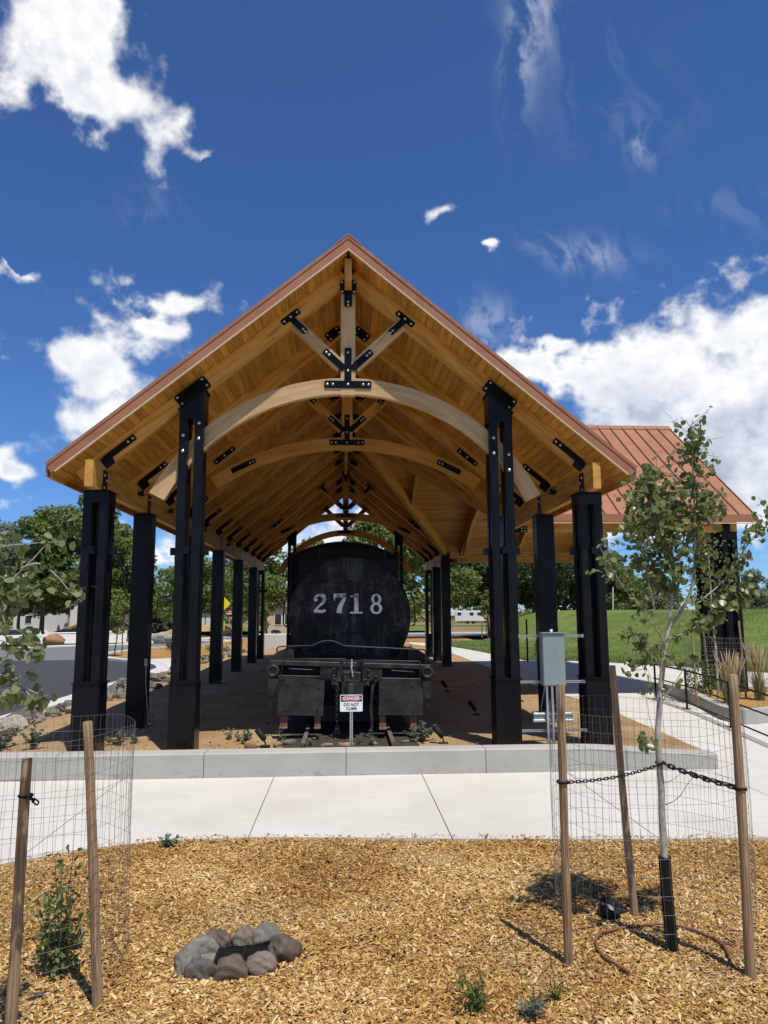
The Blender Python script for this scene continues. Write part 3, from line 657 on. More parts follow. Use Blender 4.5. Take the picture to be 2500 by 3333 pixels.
for yy, ny in ((YF, -1), (YB, 1)):
    for s in (-1, 1):
        cuts = [0, .66, 2.75, XE]
        for a, b in zip(cuts[:-1], cuts[1:]):
            a2 = a+(.0 if a == 0 else .004); sq = b == XE
            rake(a2, b, 8.80, 8.612, yy, yy+ny*.03, s, 'fascia', 'roof_metal', sq)
            rake(a2, b+(.02 if sq else 0), 8.862, 8.794, yy-ny*.02, yy+ny*.042, s, 'drip_edge', 'roof_metal', sq)
        rake(0, XE-.13, 8.610, 8.585, yy-ny*.01, yy+ny*.036, s, 'trim', 'trim_wood')
        rake(0, XE-.05, 8.77, 8.655, yy-ny*.036, yy-ny*.002, s, 'sub_fascia', 'glulam')
for s, segs in ((-1, ((YF, YB),)), (1, ((YF, 18.0), (31.3, YB)))):
    for y0, y1 in segs:
        fascia((s*(XE-.02), y0, 4.72), (s*(XE-.02), y1, 4.72), .20, (s, 0, 0)); fascia((s*(XE-.05), y0+.04, 4.63), (s*(XE-.05), y1-.04, 4.63), .15, (-s, 0, 0), 'sub_fascia', 'glulam', .035)
fascia((4.78, NE, 4.80), (WX, NE, 4.80), .20, (0, -1, 0)); fascia((4.78, NE, 4.58), (WX-.05, NE, 4.58), .022, (0, -1, 0), 'trim', 'trim_wood', .038)
fascia((4.83, FE, 4.72), (WX, FE, 4.72), .18, (0, 1, 0)); fascia((4.83, FE-.03, 4.68), (WX-.05, FE-.03, 4.68), .16, (0, -1, 0), 'sub_fascia', 'glulam', .035)
fascia((WX, RW, 8.45), (WX, NE, 8.45-.777*(RW-NE)), .155, (1, 0, 0)); fascia((WX, RW, 8.45), (WX, FE, 8.45-.45*(FE-RW)), .155, (1, 0, 0))
# beams
def bm(name, p0, p1, w, h, mat='glulam', up=(0, 0, 1), cham=.006, **kw):
    m = MB(); m.beam(p0, p1, w, h, up, 0, cham); return m.build(name, mat, pav, (np.asarray(p0)+np.asarray(p1))/2, **kw)
bm('eave_beam', (-4.275, 11.78, 4.595), (-4.275, 36.9, 4.595), .134, .45)
bm('eave_beam', (4.275, 11.78, 4.595), (4.275, 18.5, 4.595), .134, .45); bm('eave_beam', (4.275, 30.6, 4.595), (4.275, 36.9, 4.595), .134, .45)
bm('eave_beam', (4.4, 18.6, 4.565), (10.55, 18.6, 4.565), .134, .39)
bm('eave_beam', (4.4, 30.4, 4.50), (10.55, 30.4, 4.50), .134, .27); bm('wall_plate', (4.4, 30.4, 4.725), (10.5, 30.4, 4.725), .16, .17)
bm('ridge_beam', (0, 11.88, 8.30), (0, 36.8, 8.30), .125, .42); bm('ridge_beam', (.35, RW, 8.06), (10.7, RW, 8.06), .13, .42)
RY = [12.36+2.2*k for k in range(12)]; RY[11] = 36.3
TR = {0: 'end', 2: 'mid', 8: 'mid', 11: 'end'}
RD = .36*CS
def rafter(side, y, x1, w, mat, x0=.06):
    f = lambda x: (side*x, y, zd(x)-.18)
    m = MB(); p0, p1 = V(*f(x0)), V(*f(x1)); m.beam(p0, p1, w, RD, NRM[side], 0, .006)
    m.build('rafter', mat, pav, (p0+p1)/2)
for k, y in enumerate(RY):
    t = k in TR; w = .17 if t else .13; mt = 'glulam'
    rafter(-1, y, 4.60, w, mt)
    rafter(1, y, 4.60 if not (18.7 < y < 30.3) else vx(y)-.05, w, mt)
vb = lambda x, y: (x, y, zd(x)-.24)
bm('valley_beam', vb(.36, RW), vb(4.22, yn(4.22)), .17, .42); bm('valley_beam', vb(.36, RW+.05), vb(4.22, yf(4.22)), .17, .42)
for X in (2.55, 5.0, 7.4, 9.95):
    e0 = max(18.4, yn(X)+.1); e1 = min(30.8, yf(X)-.1)
    bm('rafter', (X, RW-.07, zn(RW-.07)-.17), (X, e0, zn(e0)-.17), .13, .28); bm('rafter', (X, RW+.07, zf_(RW+.07)-.16), (X, e1, zf_(e1)-.16), .13, .28)
# trusses
def bolts(m, pts, y, r=.024, mi=1):
    for (a, b) in pts: m.lathe([(.0005, -.022), (.010, -.020), (.013, -.006), (r*.93, -.006), (r, -.003), (r, .002)], (a, y, b), 10, mi, (0, 1, 0))
def plate(poly, y, th, bl, rot=0., c=(0, 0), par=pav, name='gusset_plate'):
    ca, sa = math.cos(rot), math.sin(rot); T = lambda a, b: (c[0]+a*ca-b*sa, c[1]+a*sa+b*ca)
    m = MB(); m.plate([T(*p) for p in poly], (0, y, 0), (1, 0, 0), (0, 0, 1), th); bolts(m, [T(*p) for p in bl], y-th)
    return m.build(name, ['black_steel', 'bolt_steel'], par, (c[0], y, c[1]))
def arc_piece(name, y, w, Ro, Ri, cz, a0, a1, mat, n=26, X=None):
    m = MB(); vs = []; gc = []; ch = .006
    for i in range(n+1):
        a = a0+(a1-a0)*i/n; s_, c_ = math.sin(a), math.cos(a)
        for d, r in ((-w/2, Ri+ch), (-w/2, Ro-ch), (-w/2+ch, Ro), (w/2-ch, Ro), (w/2, Ro-ch), (w/2, Ri+ch), (w/2-ch, Ri), (-w/2+ch, Ri)):
            vs.append((r*s_, y+d, cz+r*c_) if X is None else (X+d, y+r*s_, cz+r*c_)); gc.append((a*Ro, r-Ri, d))
    k = 8; fs = [(i*k+e, i*k+(e+1) % k, (i+1)*k+(e+1) % k, (i+1)*k+e) for i in range(n) for e in range(k)]
    fs += [tuple(range(k))[::-1], tuple(range(n*k, n*k+k))]
    m.add(vs, fs, 0, gc); return m.build(name, mat, pav, (0 if X is None else X, y, cz+Ro))
A45 = math.atan2(7.50-6.68, .98-.10)
for k, kind in TR.items():
    y = RY[k]; mt = 'truss_wood' if k == 0 else 'glulam'
    m = MB(); m.box((0, y, (6.13+8.12)/2), (.265, .135, 8.12-6.13), cham=.006); m.build('king_post', mt, pav, (0, y, 7))
    for s in (-1, 1):
        bm('brace', (s*.12, y, 6.66), (s*1.02, y, 7.52), .128, .215, mt, up=(0, 0, 1))
    yfz = y-.0675
    if kind == 'end': arc_piece('arch', y, .118, 3.85, 3.55, 2.60, -1.098, 1.098, mt)
    else: arc_piece('arch', y, .12, 5.72, 5.42, .73, -.60, .60, mt)
    # bottom cross bar, stem, arms
    plate(rect(.84, .135, .018), yfz, .012, [(-.37, 0), (-.27, 0), (0, 0), (.27, 0), (.37, 0)], 0, (0, 6.325))
    plate(rect(.125, .62, .018), yfz, .0135, [(0, .22), (0, -.12)], 0, (0, 6.70))
    for s in (-1, 1):
        plate([(p[0]*s, p[1]) for p in rect(.50, .125, .018)][::s], yfz-.0005, .0145, [(s*.13, 0), (s*.20, 0)], s*A45, (s*.245, 6.78))
        # T plate on the rafter
        cx_, cz_ = s*1.035, zd(1.035)-.18; ra = -s*math.atan(S)
        plate(rect(.40, .115, .02), y-.086, .012, [(-.145, 0), (0, .0), (.145, 0)], ra, (cx_, cz_))
        plate([(p[0]*s, p[1]) for p in rect(.42, .115, .02)][::s], y-.087, .0125, [(-s*.13, 0), (-s*.19, 0)], s*A45, (cx_-s*.13, cz_-.14))
    # ridge hanger
    plate(rect(.30, .26, .035), y-.086, .012, [(-.11, .09), (.11, .09), (-.11, -.09), (.11, -.09)], 0, (0, 8.16))
    plate(rect(.145, .30, .02), y-.0995, .012, [(0, -.06), (0, -.12)], 0, (0, 7.93))
    if kind == 'mid':
        for s in (-1, 1):
            ca_ = .455; px, pz = s*5.57*math.sin(ca_), .73+5.57*math.cos(ca_)
            plate(rect(.62, .12, .02), y-.0865, .012, [(-s*.25, 0), (-s*.17, 0)], -s*ca_, (px, pz))
            plate(rect(.60, .12, .02), y-.0875, .0125, [(-s*.22, 0), (0, 0), (s*.24, 0)], -s*math.atan(S), (s*2.90, zd(2.90)-.22))
for k, y in enumerate(RY):      # ridge and seat plates of the rafters
    if k not in TR:
        for s in (-1, 1):
            plate(rect(.36, .20, .02), y-.066, .012, [(-.12, .055), (.12, .055), (-.12, -.055), (.12, -.055)], -s*math.atan(S), (s*.30, zd(.30)-.20))
    for s in (-1, 1):
        if s > 0 and 18.7 < y < 30.3: continue
        w = .085 if k in TR else .065
        plate([(p[0]*s, p[1]) for p in [(-.42, -.055), (.10, -.055), (.12, -.16), (.30, -.16), (.30, .03), (.22, .055), (-.42, .055)]][::s], y-w-.001, .012, [(-s*.37, 0), (-s*.27, 0)], -s*math.atan(S), (s*4.02, zd(4.02)-.20))
for X, ar in ((5.0, 1),):
    arc_piece('arch', 24.3, .13, 9.2, 8.93, 6.55-9.2, -.63, .63, 'glulam', 26, X)
    m = MB(); m.box((X, RW, 7.1), (.13, .26, 1.7), cham=.006); m.build('king_post', 'glulam', pav, (X, RW, 7))
arc_piece('arch', 24.3, .13, 7.4, 7.12, 6.55-7.4, -.80, .80, 'glulam', 26, 9.95)
m = MB(); m.box((9.95, RW, 7.1), (.13, .26, 1.7), cham=.006); m.build('king_post', 'glulam', pav, (9.95, RW, 7))
# columns
def single_col(x, y, top=4.338):
    s = 1 if x > 0 else -1; m = MB(); m.box((x, y, top/2-.15), (.375, .375, top+.3), cham=.008)
    c = m.build('column', 'black_steel', pav, (x, y, 0))
    m = MB(); m.box((x, y, top+.008), (.43, .43, .016)); m.box((x, y, .012), (.5, .5, .024)); m.build('cap_plate', 'black_steel', c)
    m = MB(); m.box((x-s*.076, y, top+.22), (.014, .20, .42)); m.build('knife_plate', 'black_steel', c)
    for q in (-.05, .05):
        m = MB(); m.lathe([(.0005, -.02), (.013, -.02), (.022, -.004), (.022, .002)], (x-s*.083, y+q, top+.33), 8, 0, (s, 0, 0)); m.build('bolt', 'bolt_steel', c)
for y in (15.18, 19.67, 24.15, 28.7, 33.43): single_col(-4.275, y)
for y in (15.18, 33.43): single_col(4.275, y)
single_col(4.275, 18.6, 4.75); single_col(4.275, 30.4, 4.75)
for (px, py) in ((4.62, 18.6), (4.62, 30.4)):
    m = MB(); m.plate(rect(.36, .17, .01), (px, py-.068, 4.44), (1, 0, 0), (0, 0, 1), .012); bolts(m, [(px+.03, 4.40), (px+.03, 4.48), (px+.12, 4.40), (px+.12, 4.48)], py-.08); m.build('gusset_plate', ['black_steel', 'bolt_steel'], pav, (px, py, 4.44))
def quad_col(x, y, kind, ax='x', top=None):
    """four posts on a boxed base; kind 'eave' has a square cap, 'rake' a cap cut to the roof slope"""
    m = MB(); m.box((x, y, .45), (.43, .43, 1.40), cham=.008)
    c = m.build('column', 'black_steel', pav, (x, y, 0))
    m = MB(); m.box((x, y, 1.159), (.475, .475, .018)); m.build('base_flange', 'black_steel', c)
    zt = 4.15 if kind == 'eave' else 5.64
    if top: zt = top
    for a in (-.133, .133):
        for b in (-.133, .133):
            m = MB(); m.box((x+a, y+b, (1.168+zt)/2), (.144, .144, zt-1.168), cham=.008); m.build('post', 'black_steel', c)
    m = MB(); m.box((x, y, 3.335), (.64, .105, .125), cham=.006); m.build('cross_bar', 'black_steel', c)
    m = MB(); m.box((x, y, 3.335), (.102, .64, .121), cham=.006); m.build('cross_bar', 'black_steel', c)
    if kind == 'eave':
        m = MB(); m.box((x, y, zt+.10), (.415, .415, .196), cham=.008); m.box((x, y, zt+.208), (.475, .475, .016)); m.box((x, y, zt+.006), (.435, .435, .014)); m.build('cap', 'black_steel', c)
        s = 1 if x > 0 else -1
        m = MB()
        if ax == 'x': m.box((x-s*.076, y, zt+.40), (.014, .21, .38))
        else: m.box((x, y-.076, zt+.40), (.21, .014, .38))
        m.build('knife_plate', 'black_steel', c)
        for q, w in ((-.06, .5), (.06, .42), (-.06, .28)):
            m = MB(); m.lathe([(.0005, -.02), (.013, -.02), (.024, -.004), (.024, .002)], (x-s*.083, y+q, zt+w), 8, 0, (s, 0, 0)); m.build('bolt', 'bolt_steel', c)
    elif ax == 'x':
        s = 1 if x > 0 else -1; m = MB(); zz = lambda X: zd(X)-.372
        pl = [(x-.21, zt), (x+.21, zt), (x+.21, zz(x+.21)), (x-.21, zz(x-.21))]
        m.prism([(a-x, b) for a, b in pl], (x, y, 0), (1, 0, 0), (0, 0, 1), (0, -1, 0), -.207, .207)
        m.beam((x-.235, y, zz(x-.235)+.004), (x+.235, y, zz(x+.235)+.004), .47, .014); m.box((x, y, zt-.004), (.43, .43, .012)); m.build('cap', 'black_steel', c)
        yy = y-.205
        for b_ in ((x-.133, 5.06), (x-.133, 5.34), (x+.133, 5.06+(.22 if s < 0 else -.30)), (x+.133, 5.34+(.22 if s < 0 else -.30))):
            m = MB(); bolts(m, [b_], yy, .028, 0); m.build('bolt', 'bolt_steel', c)
        plate(rect(.66, .25, .03), y-.087, .012, [(-.27, .08), (.27, .08), (-.27, -.06), (.27, -.06)], -s*math.atan(S), (s*(abs(x)+.02), zd(abs(x)+.02)-.185))
    return c
for y in (12.365, 36.3):
    for s in (-1, 1): quad_col(s*4.275, y, 'eave'); quad_col(s*2.715, y, 'rake')
quad_col(10.25, 18.6, 'eave', 'y'); quad_col(10.25, 30.4, 'eave', 'y')
quad_col(10.25, 19.75, 'flat', 'y', 5.45); quad_col(10.25, 28.9, 'flat', 'y', 5.2)
for y in (14.4, 16.9, 21., 25.4):   # small lamps fixed along the left beam
    m = MB(); m.box((-4.16, y, 4.66), (.10, .16, .05), cham=.008); m.tube([(-4.19, y, 4.68), (-4.10, y-.10, 4.70)], .035, 8); m.build('light_fitting', 'plastic_black', pav, (-4.16, y, 4.66))
m = MB(); m.box((4.16, 14.0, 4.66), (.10, .16, .05), cham=.008); m.tube([(4.19, 14.0, 4.68), (4.10, 13.9, 4.70)], .035, 8); m.build('light_fitting', 'plastic_black', pav, (4.16, 14, 4.66))
# ------------------------------------------------------------------ railway track
trk = thing('railway_track', (0.02, 24, 0), 'short railway track with rusty rails half buried under the tender', 'track')
for s in (-1, 1):
    m = MB(); sec = [(-.07, 0), (.07, 0), (.07, .012), (.012, .03), (.012, .10), (.036, .115), (.036, .145), (-.036, .145), (-.036, .115), (-.012, .10), (-.012, .03), (-.07, .012)]
    m.prism(sec, (.02+s*.755, 0, -.02), (1, 0, 0), (0, 0, 1), (0, -1, 0), -40, -12.35); m.build('rail', 'rail_steel', trk, (.02+s*.755, 24, 0))
for k in range(30):
    y = 12.75+k*.62; m = MB(); m.box((.02+rnd.uniform(-.03, .03), y, -.062+rnd.uniform(-.01, .008)), (2.5, .22, .12), cham=.012); m.build('sleeper', 'sleeper_wood', trk, (.02, y, 0))
ruled('track_shade_bed', [(-1.45, 11.8), (-1.5, 38)], [(1.5, 11.8), (1.55, 38)], 40, lambda x, y: dirt_z(x, y)+.012-.02*sst(.9, 1.5, np.abs(x)), 'shaded_soil', ny=90, kind='structure')  # dark sheet over the dirt, its tone standing in for shade there
# ------------------------------------------------------------------ tender
def ZT(x, y, Y=13.6):
    d = Y/13.6; return V(.05+(x-823)*.001986*d, Y, 2.3-(2.3-(1.947-.001986*y))*d)
ten = thing('locomotive_tender', (.05, 18, 0), 'black cylindrical steam locomotive tender numbered 2718, seen from its end', 'tender')
TC = V(.06, 0, 2.20); TR_ = 1.31
m = MB(); m.lathe([(TR_-.005, 15.34), (TR_, 15.36), (TR_, 15.9), (TR_-.012, 15.902), (TR_-.012, 21.6), (TR_-.2, 21.75), (.01, 21.8)], (TC[0], 0, TC[2]), 72, 0, (0, 1, 0)); m.f = [f[::-1] for f in m.f]
tank = m.build('tank', 'tender_black', ten)
m = MB(); m.lathe([(.002, 15.24), (.5, 15.247), (1.0, 15.262), (1.22, 15.285), (1.275, 15.31), (1.300, 15.345)], (TC[0], 0, TC[2]), 72, 0, (0, 1, 0)); m.f = [f[::-1] for f in m.f]
endp = m.build('end_plate', 'tender_black', ten)
m = MB()
for k in range(88):
    a = 2*PI*k/88; m.lathe([(.0005, -.012), (.009, -.009), (.013, 0)], (TC[0]+1.245*math.cos(a), 15.292, TC[2]+1.245*math.sin(a)), 6, 0, (0, 1, 0))
for zz in (2.98, 1.55):
    hw = math.sqrt(1.2**2-(zz-TC[2])**2)
    for k in range(int(hw*2/.075)):
        X = TC[0]-hw+.075*k; rr_ = math.hypot(X-TC[0], zz-TC[2]); m.lathe([(.0005, -.010), (.008, -.008), (.012, 0)], (X, 15.243+.022*rr_**2, zz), 6, 0, (0, 1, 0))
m.build('rivets', 'tender_black', endp, kind='stuff')
m = MB(); m.box((.17, 15.245, 3.19), (.36, .035, .47), cham=.006); m.box((.17, 15.222, 3.41), (.38, .03, .03)); hp = m.build('hatch_plate', 'tender_iron', ten)
m = MB()
for a, b in ((.07, 3.05), (.27, 3.05), (.05, 3.36), (.29, 3.36)): m.lathe([(.0005, -.02), (.014, -.016), (.018, 0)], (a, 15.228, b), 8, 0, (0, 1, 0))
m.build('bolt', 'tender_iron', hp)
m = MB(); m.tube([(TC[0]-.88+.22*k, 15.235+.002*abs(k-4), 2.93-.012*k+.02*math.sin(k*PI/8)) for k in range(9)], .014, 6); m.build('stiffener', 'tender_iron', ten)
m = MB(); m.lathe([(.0005, -.06), (.02, -.055), (.022, -.03), (.04, -.028), (.042, 0), (.045, .02)], (.045, 15.25, 2.19), 12, 0, (0, 1, 0)); m.tube([(.045, 15.2, 2.19), (.035, 15.215, 2.0), (.0, 15.232, 1.86)], [.012, .008, .004], 6); m.build('drain_plug', 'tender_iron', ten)
# painted numerals
def ring(cx_, cz_, ro, ri, w=.0, n=26): 
    o = [(cx_+ro[0]*math.cos(2*PI*k/n), cz_+ro[1]*math.sin(2*PI*k/n)) for k in range(n)]; i = [(cx_+ri[0]*math.cos(2*PI*k/n), cz_+ri[1]*math.sin(2*PI*k/n)) for k in range(n)]
    return [[o[k], o[(k+1) % n], i[(k+1) % n], i[k]] for k in range(n)]
def stroke(pts, ws):
    P = np.asarray(pts, float); T = np.gradient(P, axis=0); T /= np.linalg.norm(T, axis=1)[:, None]; Nn_ = np.stack([-T[:, 1], T[:, 0]], 1)*np.asarray(ws)[:, None]/2
    return [[P[k]-Nn_[k], P[k+1]-Nn_[k+1], P[k+1]+Nn_[k+1], P[k]+Nn_[k]] for k in range(len(P)-1)]
def bez(p0, p1, p2, p3, n=14): return [tuple((1-t)**3*np.array(p0)+3*(1-t)**2*t*np.array(p1)+3*(1-t)*t*t*np.array(p2)+t**3*np.array(p3)) for t in np.linspace(0, 1, n)]
GL = {}
GL['8'] = ring(.35, .735, (.25, .265), (.115, .175))+ring(.35, .265, (.305, .285), (.15, .19))
GL['1'] = [[(.25, .07), (.46, .07), (.46, 1.), (.25, 1.)], [(.04, 0), (.67, 0), (.67, .085), (.04, .085)], [(.05, .83), (.25, .83), (.25, .92), (.05, .92)]]
GL['7'] = [[(.05, .80), (.68, .80), (.68, 1.), (.05, 1.)], [(.05, .66), (.13, .66), (.13, .82), (.05, .82)]]+stroke(bez((.62, .84), (.55, .55), (.33, .45), (.33, .02)), np.linspace(.14, .26, 14))
b2 = bez((.11, .66), (.10, .98), (.62, 1.02), (.60, .70), 14)+bez((.60, .70), (.58, .47), (.25, .36), (.12, .10), 12)[1:]
GL['2'] = stroke(b2, [.09]*3+list(np.linspace(.09, .20, 8))+list(np.linspace(.20, .13, 8))+[.10]*(len(b2)-19))+ring(.16, .68, (.105, .09), (.002, .002), n=14)+stroke(bez((.10, .08), (.28, .20), (.45, -.02), (.66, .16), 10), np.linspace(.17, .13, 10))
def endz(x, z): r = math.hypot(x-TC[0], z-TC[2]); return 15.24+.022*(r/1.0)**2-.004
for ch, x0, x1 in (('2', -.73, -.44), ('7', -.30, -.01), ('1', .09, .31), ('8', .48, .77)):
    m = MB(); sc = .42; wx_ = .70*sc if ch != '1' else .60*sc
    for p in GL[ch]:
        q = []
        for a, b in p:
            X = (x0+x1)/2+(a-.35)*sc; z = 2.265+b*sc-.012*((x0+x1)/2+.5); q.append((X, endz(X, z)-.002*rnd.random(), z))
        m.add(q, [(0, 1, 2, 3)])
    m.f = [f for f in m.f]; m.build('numeral', 'worn_lit_white', endp)
# rear sill and fittings
def tb(name, x0, x1, y0, y1, Y, dY, mat='tender_iron', par=ten, cham=.01, roll=.036):
    a, b = ZT(x0, y1, Y), ZT(x1, y0, Y); c_ = (a+b)/2; m = MB()
    R = np.array([[math.cos(roll), 0, -math.sin(roll)], [0, 1, 0], [math.sin(roll), 0, math.cos(roll)]]); m.box((c_[0], Y+dY/2, c_[2]), (abs(b[0]-a[0]), dY, abs(b[2]-a[2])), R, 0, cham); return m.build(name, mat, par, (c_[0], Y, c_[2]))
tb('sill', 548, 1128, 318, 480, 13.60, .10)
tb('sill', 75, 1590, 300, 345, 13.58, .30); tb('sill', 75, 1590, 432, 480, 13.62, .20, roll=.034)
tb('sill', 75, 160, 345, 432, 13.60, .12); tb('sill', 1515, 1590, 372, 455, 13.60, .12)
tb('sill', 160, 548, 330, 440, 13.95, .05, 'soot_black'); tb('sill', 1128, 1520, 345, 460, 13.95, .05, 'soot_black')
tb('deck', 60, 1600, 285, 322, 13.75, 8.2, 'soot_black')
for x, y in ((105, 370), (1557, 397)):
    c_ = ZT(x, y); m = MB(); m.lathe([(.055, .02), (.06, -.01), (.075, -.03), (.105, -.03), (.118, -.012), (.12, .05)], (c_[0], 13.58, c_[2]), 26, 0, (0, 1, 0)); m.lathe([(.001, .015), (.058, .012)], (c_[0], 13.58, c_[2]), 20, 0, (0, 1, 0)); m.f = [f[::-1] for f in m.f]; m.build('poling_pocket', 'tender_iron', ten, (c_[0], 13.58, c_[2]))
def panel(pts, bx_):
    P_ = [ZT(*p, 13.38) for p in pts]; m = MB(); m.prism([(p[0], p[2]) for p in P_], (0, 13.38, 0), (1, 0, 0), (0, 0, 1), (0, 1, 0), 0, .05); m.f = [f[::-1] for f in m.f]
    o = m.build('foot_board', 'tender_iron', ten, (P_[0][0], 13.4, P_[0][2]))
    m = MB(); a, b = P_[0], P_[1]; m.beam((a[0], 13.40, a[2]+.012), (b[0], 13.40, b[2]+.012), .09, .026); m.build('lip', 'tender_iron', o)
    m = MB()
    for q in bx_['b']: c_ = ZT(*q, 13.38); m.lathe([(.0005, -.02), (.016, -.017), (.02, 0)], (c_[0], 13.38, c_[2]), 8, 0, (0, 1, 0))
    m.build('bolt', 'soot_black', o)
    for x0, x1, y0, y1 in bx_['r']:
        a, b = ZT(x0, y1, 13.38), ZT(x1, y0, 13.38); w = b[0]-a[0]; m = MB(); xc = (a[0]+b[0])/2
        m.box((xc, 13.42, (a[2]+b[2])/2), (w*.92, .02, b[2]-a[2]), cham=.003); m.box((xc, 13.35, a[2]+.012), (w, .14, .02), cham=.003); m.tube([(xc, 13.33, a[2]+.02), (xc, 13.33, a[2]+.07)], .009, 6); m.build('bracket', 'rust', o)
panel([(145, 772), (575, 784), (588, 462), (240, 430), (165, 505)], dict(b=[(240, 495), (535, 528), (220, 728), (520, 735)], r=[(170, 245, 782, 892), (492, 553, 785, 896)]))
panel([(1095, 782), (1515, 790), (1512, 560), (1440, 470), (1100, 470)], dict(b=[(1130, 545), (1415, 520), (1125, 750), (1420, 752)], r=[(1098, 1165, 790, 912), (1392, 1455, 795, 915)]))
for s, pts in ((0, [(58, 445), (160, 445), (150, 500), (100, 600), (60, 600)]), (1, [(1590, 480), (1515, 480), (1520, 560), (1545, 640), (1588, 640)])):
    P_ = [ZT(*p, 13.46) for p in pts]; m = MB(); m.prism([(p[0], p[2]) for p in P_], (0, 13.46, 0), (1, 0, 0), (0, 0, 1), (0, -1, 0), -.02, .0); m.build('side_bracket', 'tender_iron', ten, (P_[0][0], 13.46, P_[0][2]))
    m = MB(); a = ZT(82 if not s else 1566, 600, 13.5); m.box((a[0], 13.5, a[2]-.10), (.03, .012, .26)); m.build('strap', 'soot_black', ten)
m = MB(); m.tube([ZT(*p) for p in ((138, 300), (138, 170), (146, 152), (165, 146), (320, 143), (460, 141), (490, 134), (530, 112), (570, 100), (610, 96), (660, 99), (710, 114), (750, 136), (780, 146), (1000, 158), (1300, 175), (1500, 185), (1530, 187), (1543, 198), (1545, 215), (1545, 335))], .014, 8); m.build('handrail', 'tender_iron', ten)
m = MB(); m.tube([ZT(*p, 13.45) for p in ((168, 520), (172, 470), (190, 330), (200, 275), (212, 262), (500, 264), (778, 266), (790, 275), (797, 300), (812, 322), (835, 326))], .012, 8); m.build('uncoupling_lever', 'tender_iron', ten)
m = MB(); m.tube([ZT(*p, 13.45) for p in ((845, 326), (880, 322), (900, 300), (908, 282), (920, 280), (1200, 287), (1465, 294), (1484, 296), (1490, 310), (1490, 500))], .012, 8); m.build('uncoupling_lever', 'tender_iron', ten)
for a, b in (((255, 350), (475, 362)), ((1215, 375), (1432, 390))):
    m = MB(); p, q = ZT(*a, 13.66), ZT(*b, 13.66); m.tube([p+V(0, .25, .0), p+V(0, .02, 0), p+V(.015, 0, 0), q-V(.015, 0, 0), q+V(0, .02, 0), q+V(0, .25, 0)], .010, 6); m.build('grab_iron', 'galvanised', ten)
# coupler: housing, head, knuckle, lugs
tb('coupler_housing', 765, 925, 388, 480, 13.40, .22)
m = MB(); a = ZT(845, 545, 13.3)
m.prism([(-.19, -.15), (-.02, -.15), (-.02, .13), (-.13, .15), (-.19, .10)], (a[0], 13.22, a[2]), (1, 0, 0), (0, 0, 1), (0, -1, 0), -.25, .0)
m.prism([(.06, -.15), (.19, -.15), (.20, .06), (.12, .15), (-.10, .165), (-.02, .12), (.05, .08)], (a[0], 13.18, a[2]), (1, 0, 0), (0, 0, 1), (0, -1, 0), -.28, .0)
cpl = m.build('coupler_head', 'tender_iron', ten, a)
m = MB(); m.lathe([(.001, .12), (.07, .12), (.08, .10), (.08, -.13), (.07, -.15), (.001, -.15)], (a[0]-.03, 13.16, a[2]), 18); m.f = [f[::-1] for f in m.f]; m.build('knuckle', 'tender_iron', cpl)
for x0, x1, y0, y1, Y in ((660, 690, 350, 440, 13.48), (700, 750, 320, 480, 13.46), (655, 712, 440, 510, 13.44), (935, 985, 320, 480, 13.46), (985, 1012, 365, 440, 13.48), (945, 1010, 450, 515, 13.44), (1055, 1085, 420, 490, 13.5), (730, 760, 285, 330, 13.5), (905, 960, 290, 335, 13.5)):
    o = tb('lug', x0, x1, y0, y1, Y, .14, cham=.012)
    c_ = ZT((x0+x1)/2, y0+12, Y); m = MB(); m.lathe([(.001, -.03), (.022, -.028), (.026, .0)], (c_[0], Y, c_[2]), 8, 0, (0, 1, 0)); m.lathe([(.001, -.03), (.022, -.028), (.026, .0)], (c_[0], Y, ZT(0, y1-14, Y)[2]), 8, 0, (0, 1, 0)); m.build('bolt', 'tender_iron', o)
def chain(m, pts, L=.05, r=.006, w=.012):
    P_ = [np.asarray(p, float) for p in pts]; d = np.cumsum([0]+[np.linalg.norm(P_[i+1]-P_[i]) for i in range(len(P_)-1)])
    n = max(2, int(d[-1]/(L*.72))); A_ = np.array(P_)
    for i in range(n):
        s0, s1 = d[-1]*i/n, d[-1]*(i+1)/n; a = np.array([np.interp(s0, d, A_[:, k]) for k in range(3)]); b = np.array([np.interp(s1, d, A_[:, k]) for k in range(3)])
        t = unit(b-a); u = unit(np.cross(t, V(0, 1, 0) if abs(t[1]) < .9 else V(1, 0, 0))); u = u if i % 2 else np.cross(t, u); c_ = (a+b)/2
        m.tube([c_+t*L*.5, c_+t*L*.36+u*w, c_-t*L*.36+u*w, c_-t*L*.5, c_-t*L*.36-u*w, c_+t*L*.36-u*w, c_+t*L*.5], r, 5, caps=False)
m = MB(); chain(m, [ZT(710, 500, 13.42), ZT(700, 640, 13.4), ZT(705, 860, 13.4)], .075, .009, .022); chain(m, [ZT(705, 860, 13.4), ZT(685, 950, 13.4)], .06, .007, .016); chain(m, [ZT(705, 860, 13.4), ZT(722, 950, 13.4)], .06, .007, .016); m.build('safety_chain', 'tender_iron', ten)
m = MB(); m.tube([ZT(840, 270, 13.42), ZT(835, 340, 13.36), ZT(855, 430, 13.34)], .008, 6); chain(m, [ZT(842, 275, 13.4), ZT(838, 350, 13.35), ZT(852, 430, 13.34)], .04, .005, .012); m.build('lift_chain', 'galvanised', ten)
m = MB(); m.tube([ZT(*p, 13.36) for p in ((1060, 500), (1040, 515), (1034, 560), (1025, 650), (1020, 740), (1028, 820), (1030, 880), (1020, 930))], [.02, .03, .033, .032, .032, .031, .03, .036], 10); m.lathe([(.02, 0), (.045, .01), (.045, .05), (.02, .06)], ZT(1018, 945, 13.36), 12); m.build('air_hose', 'tender_iron', ten)
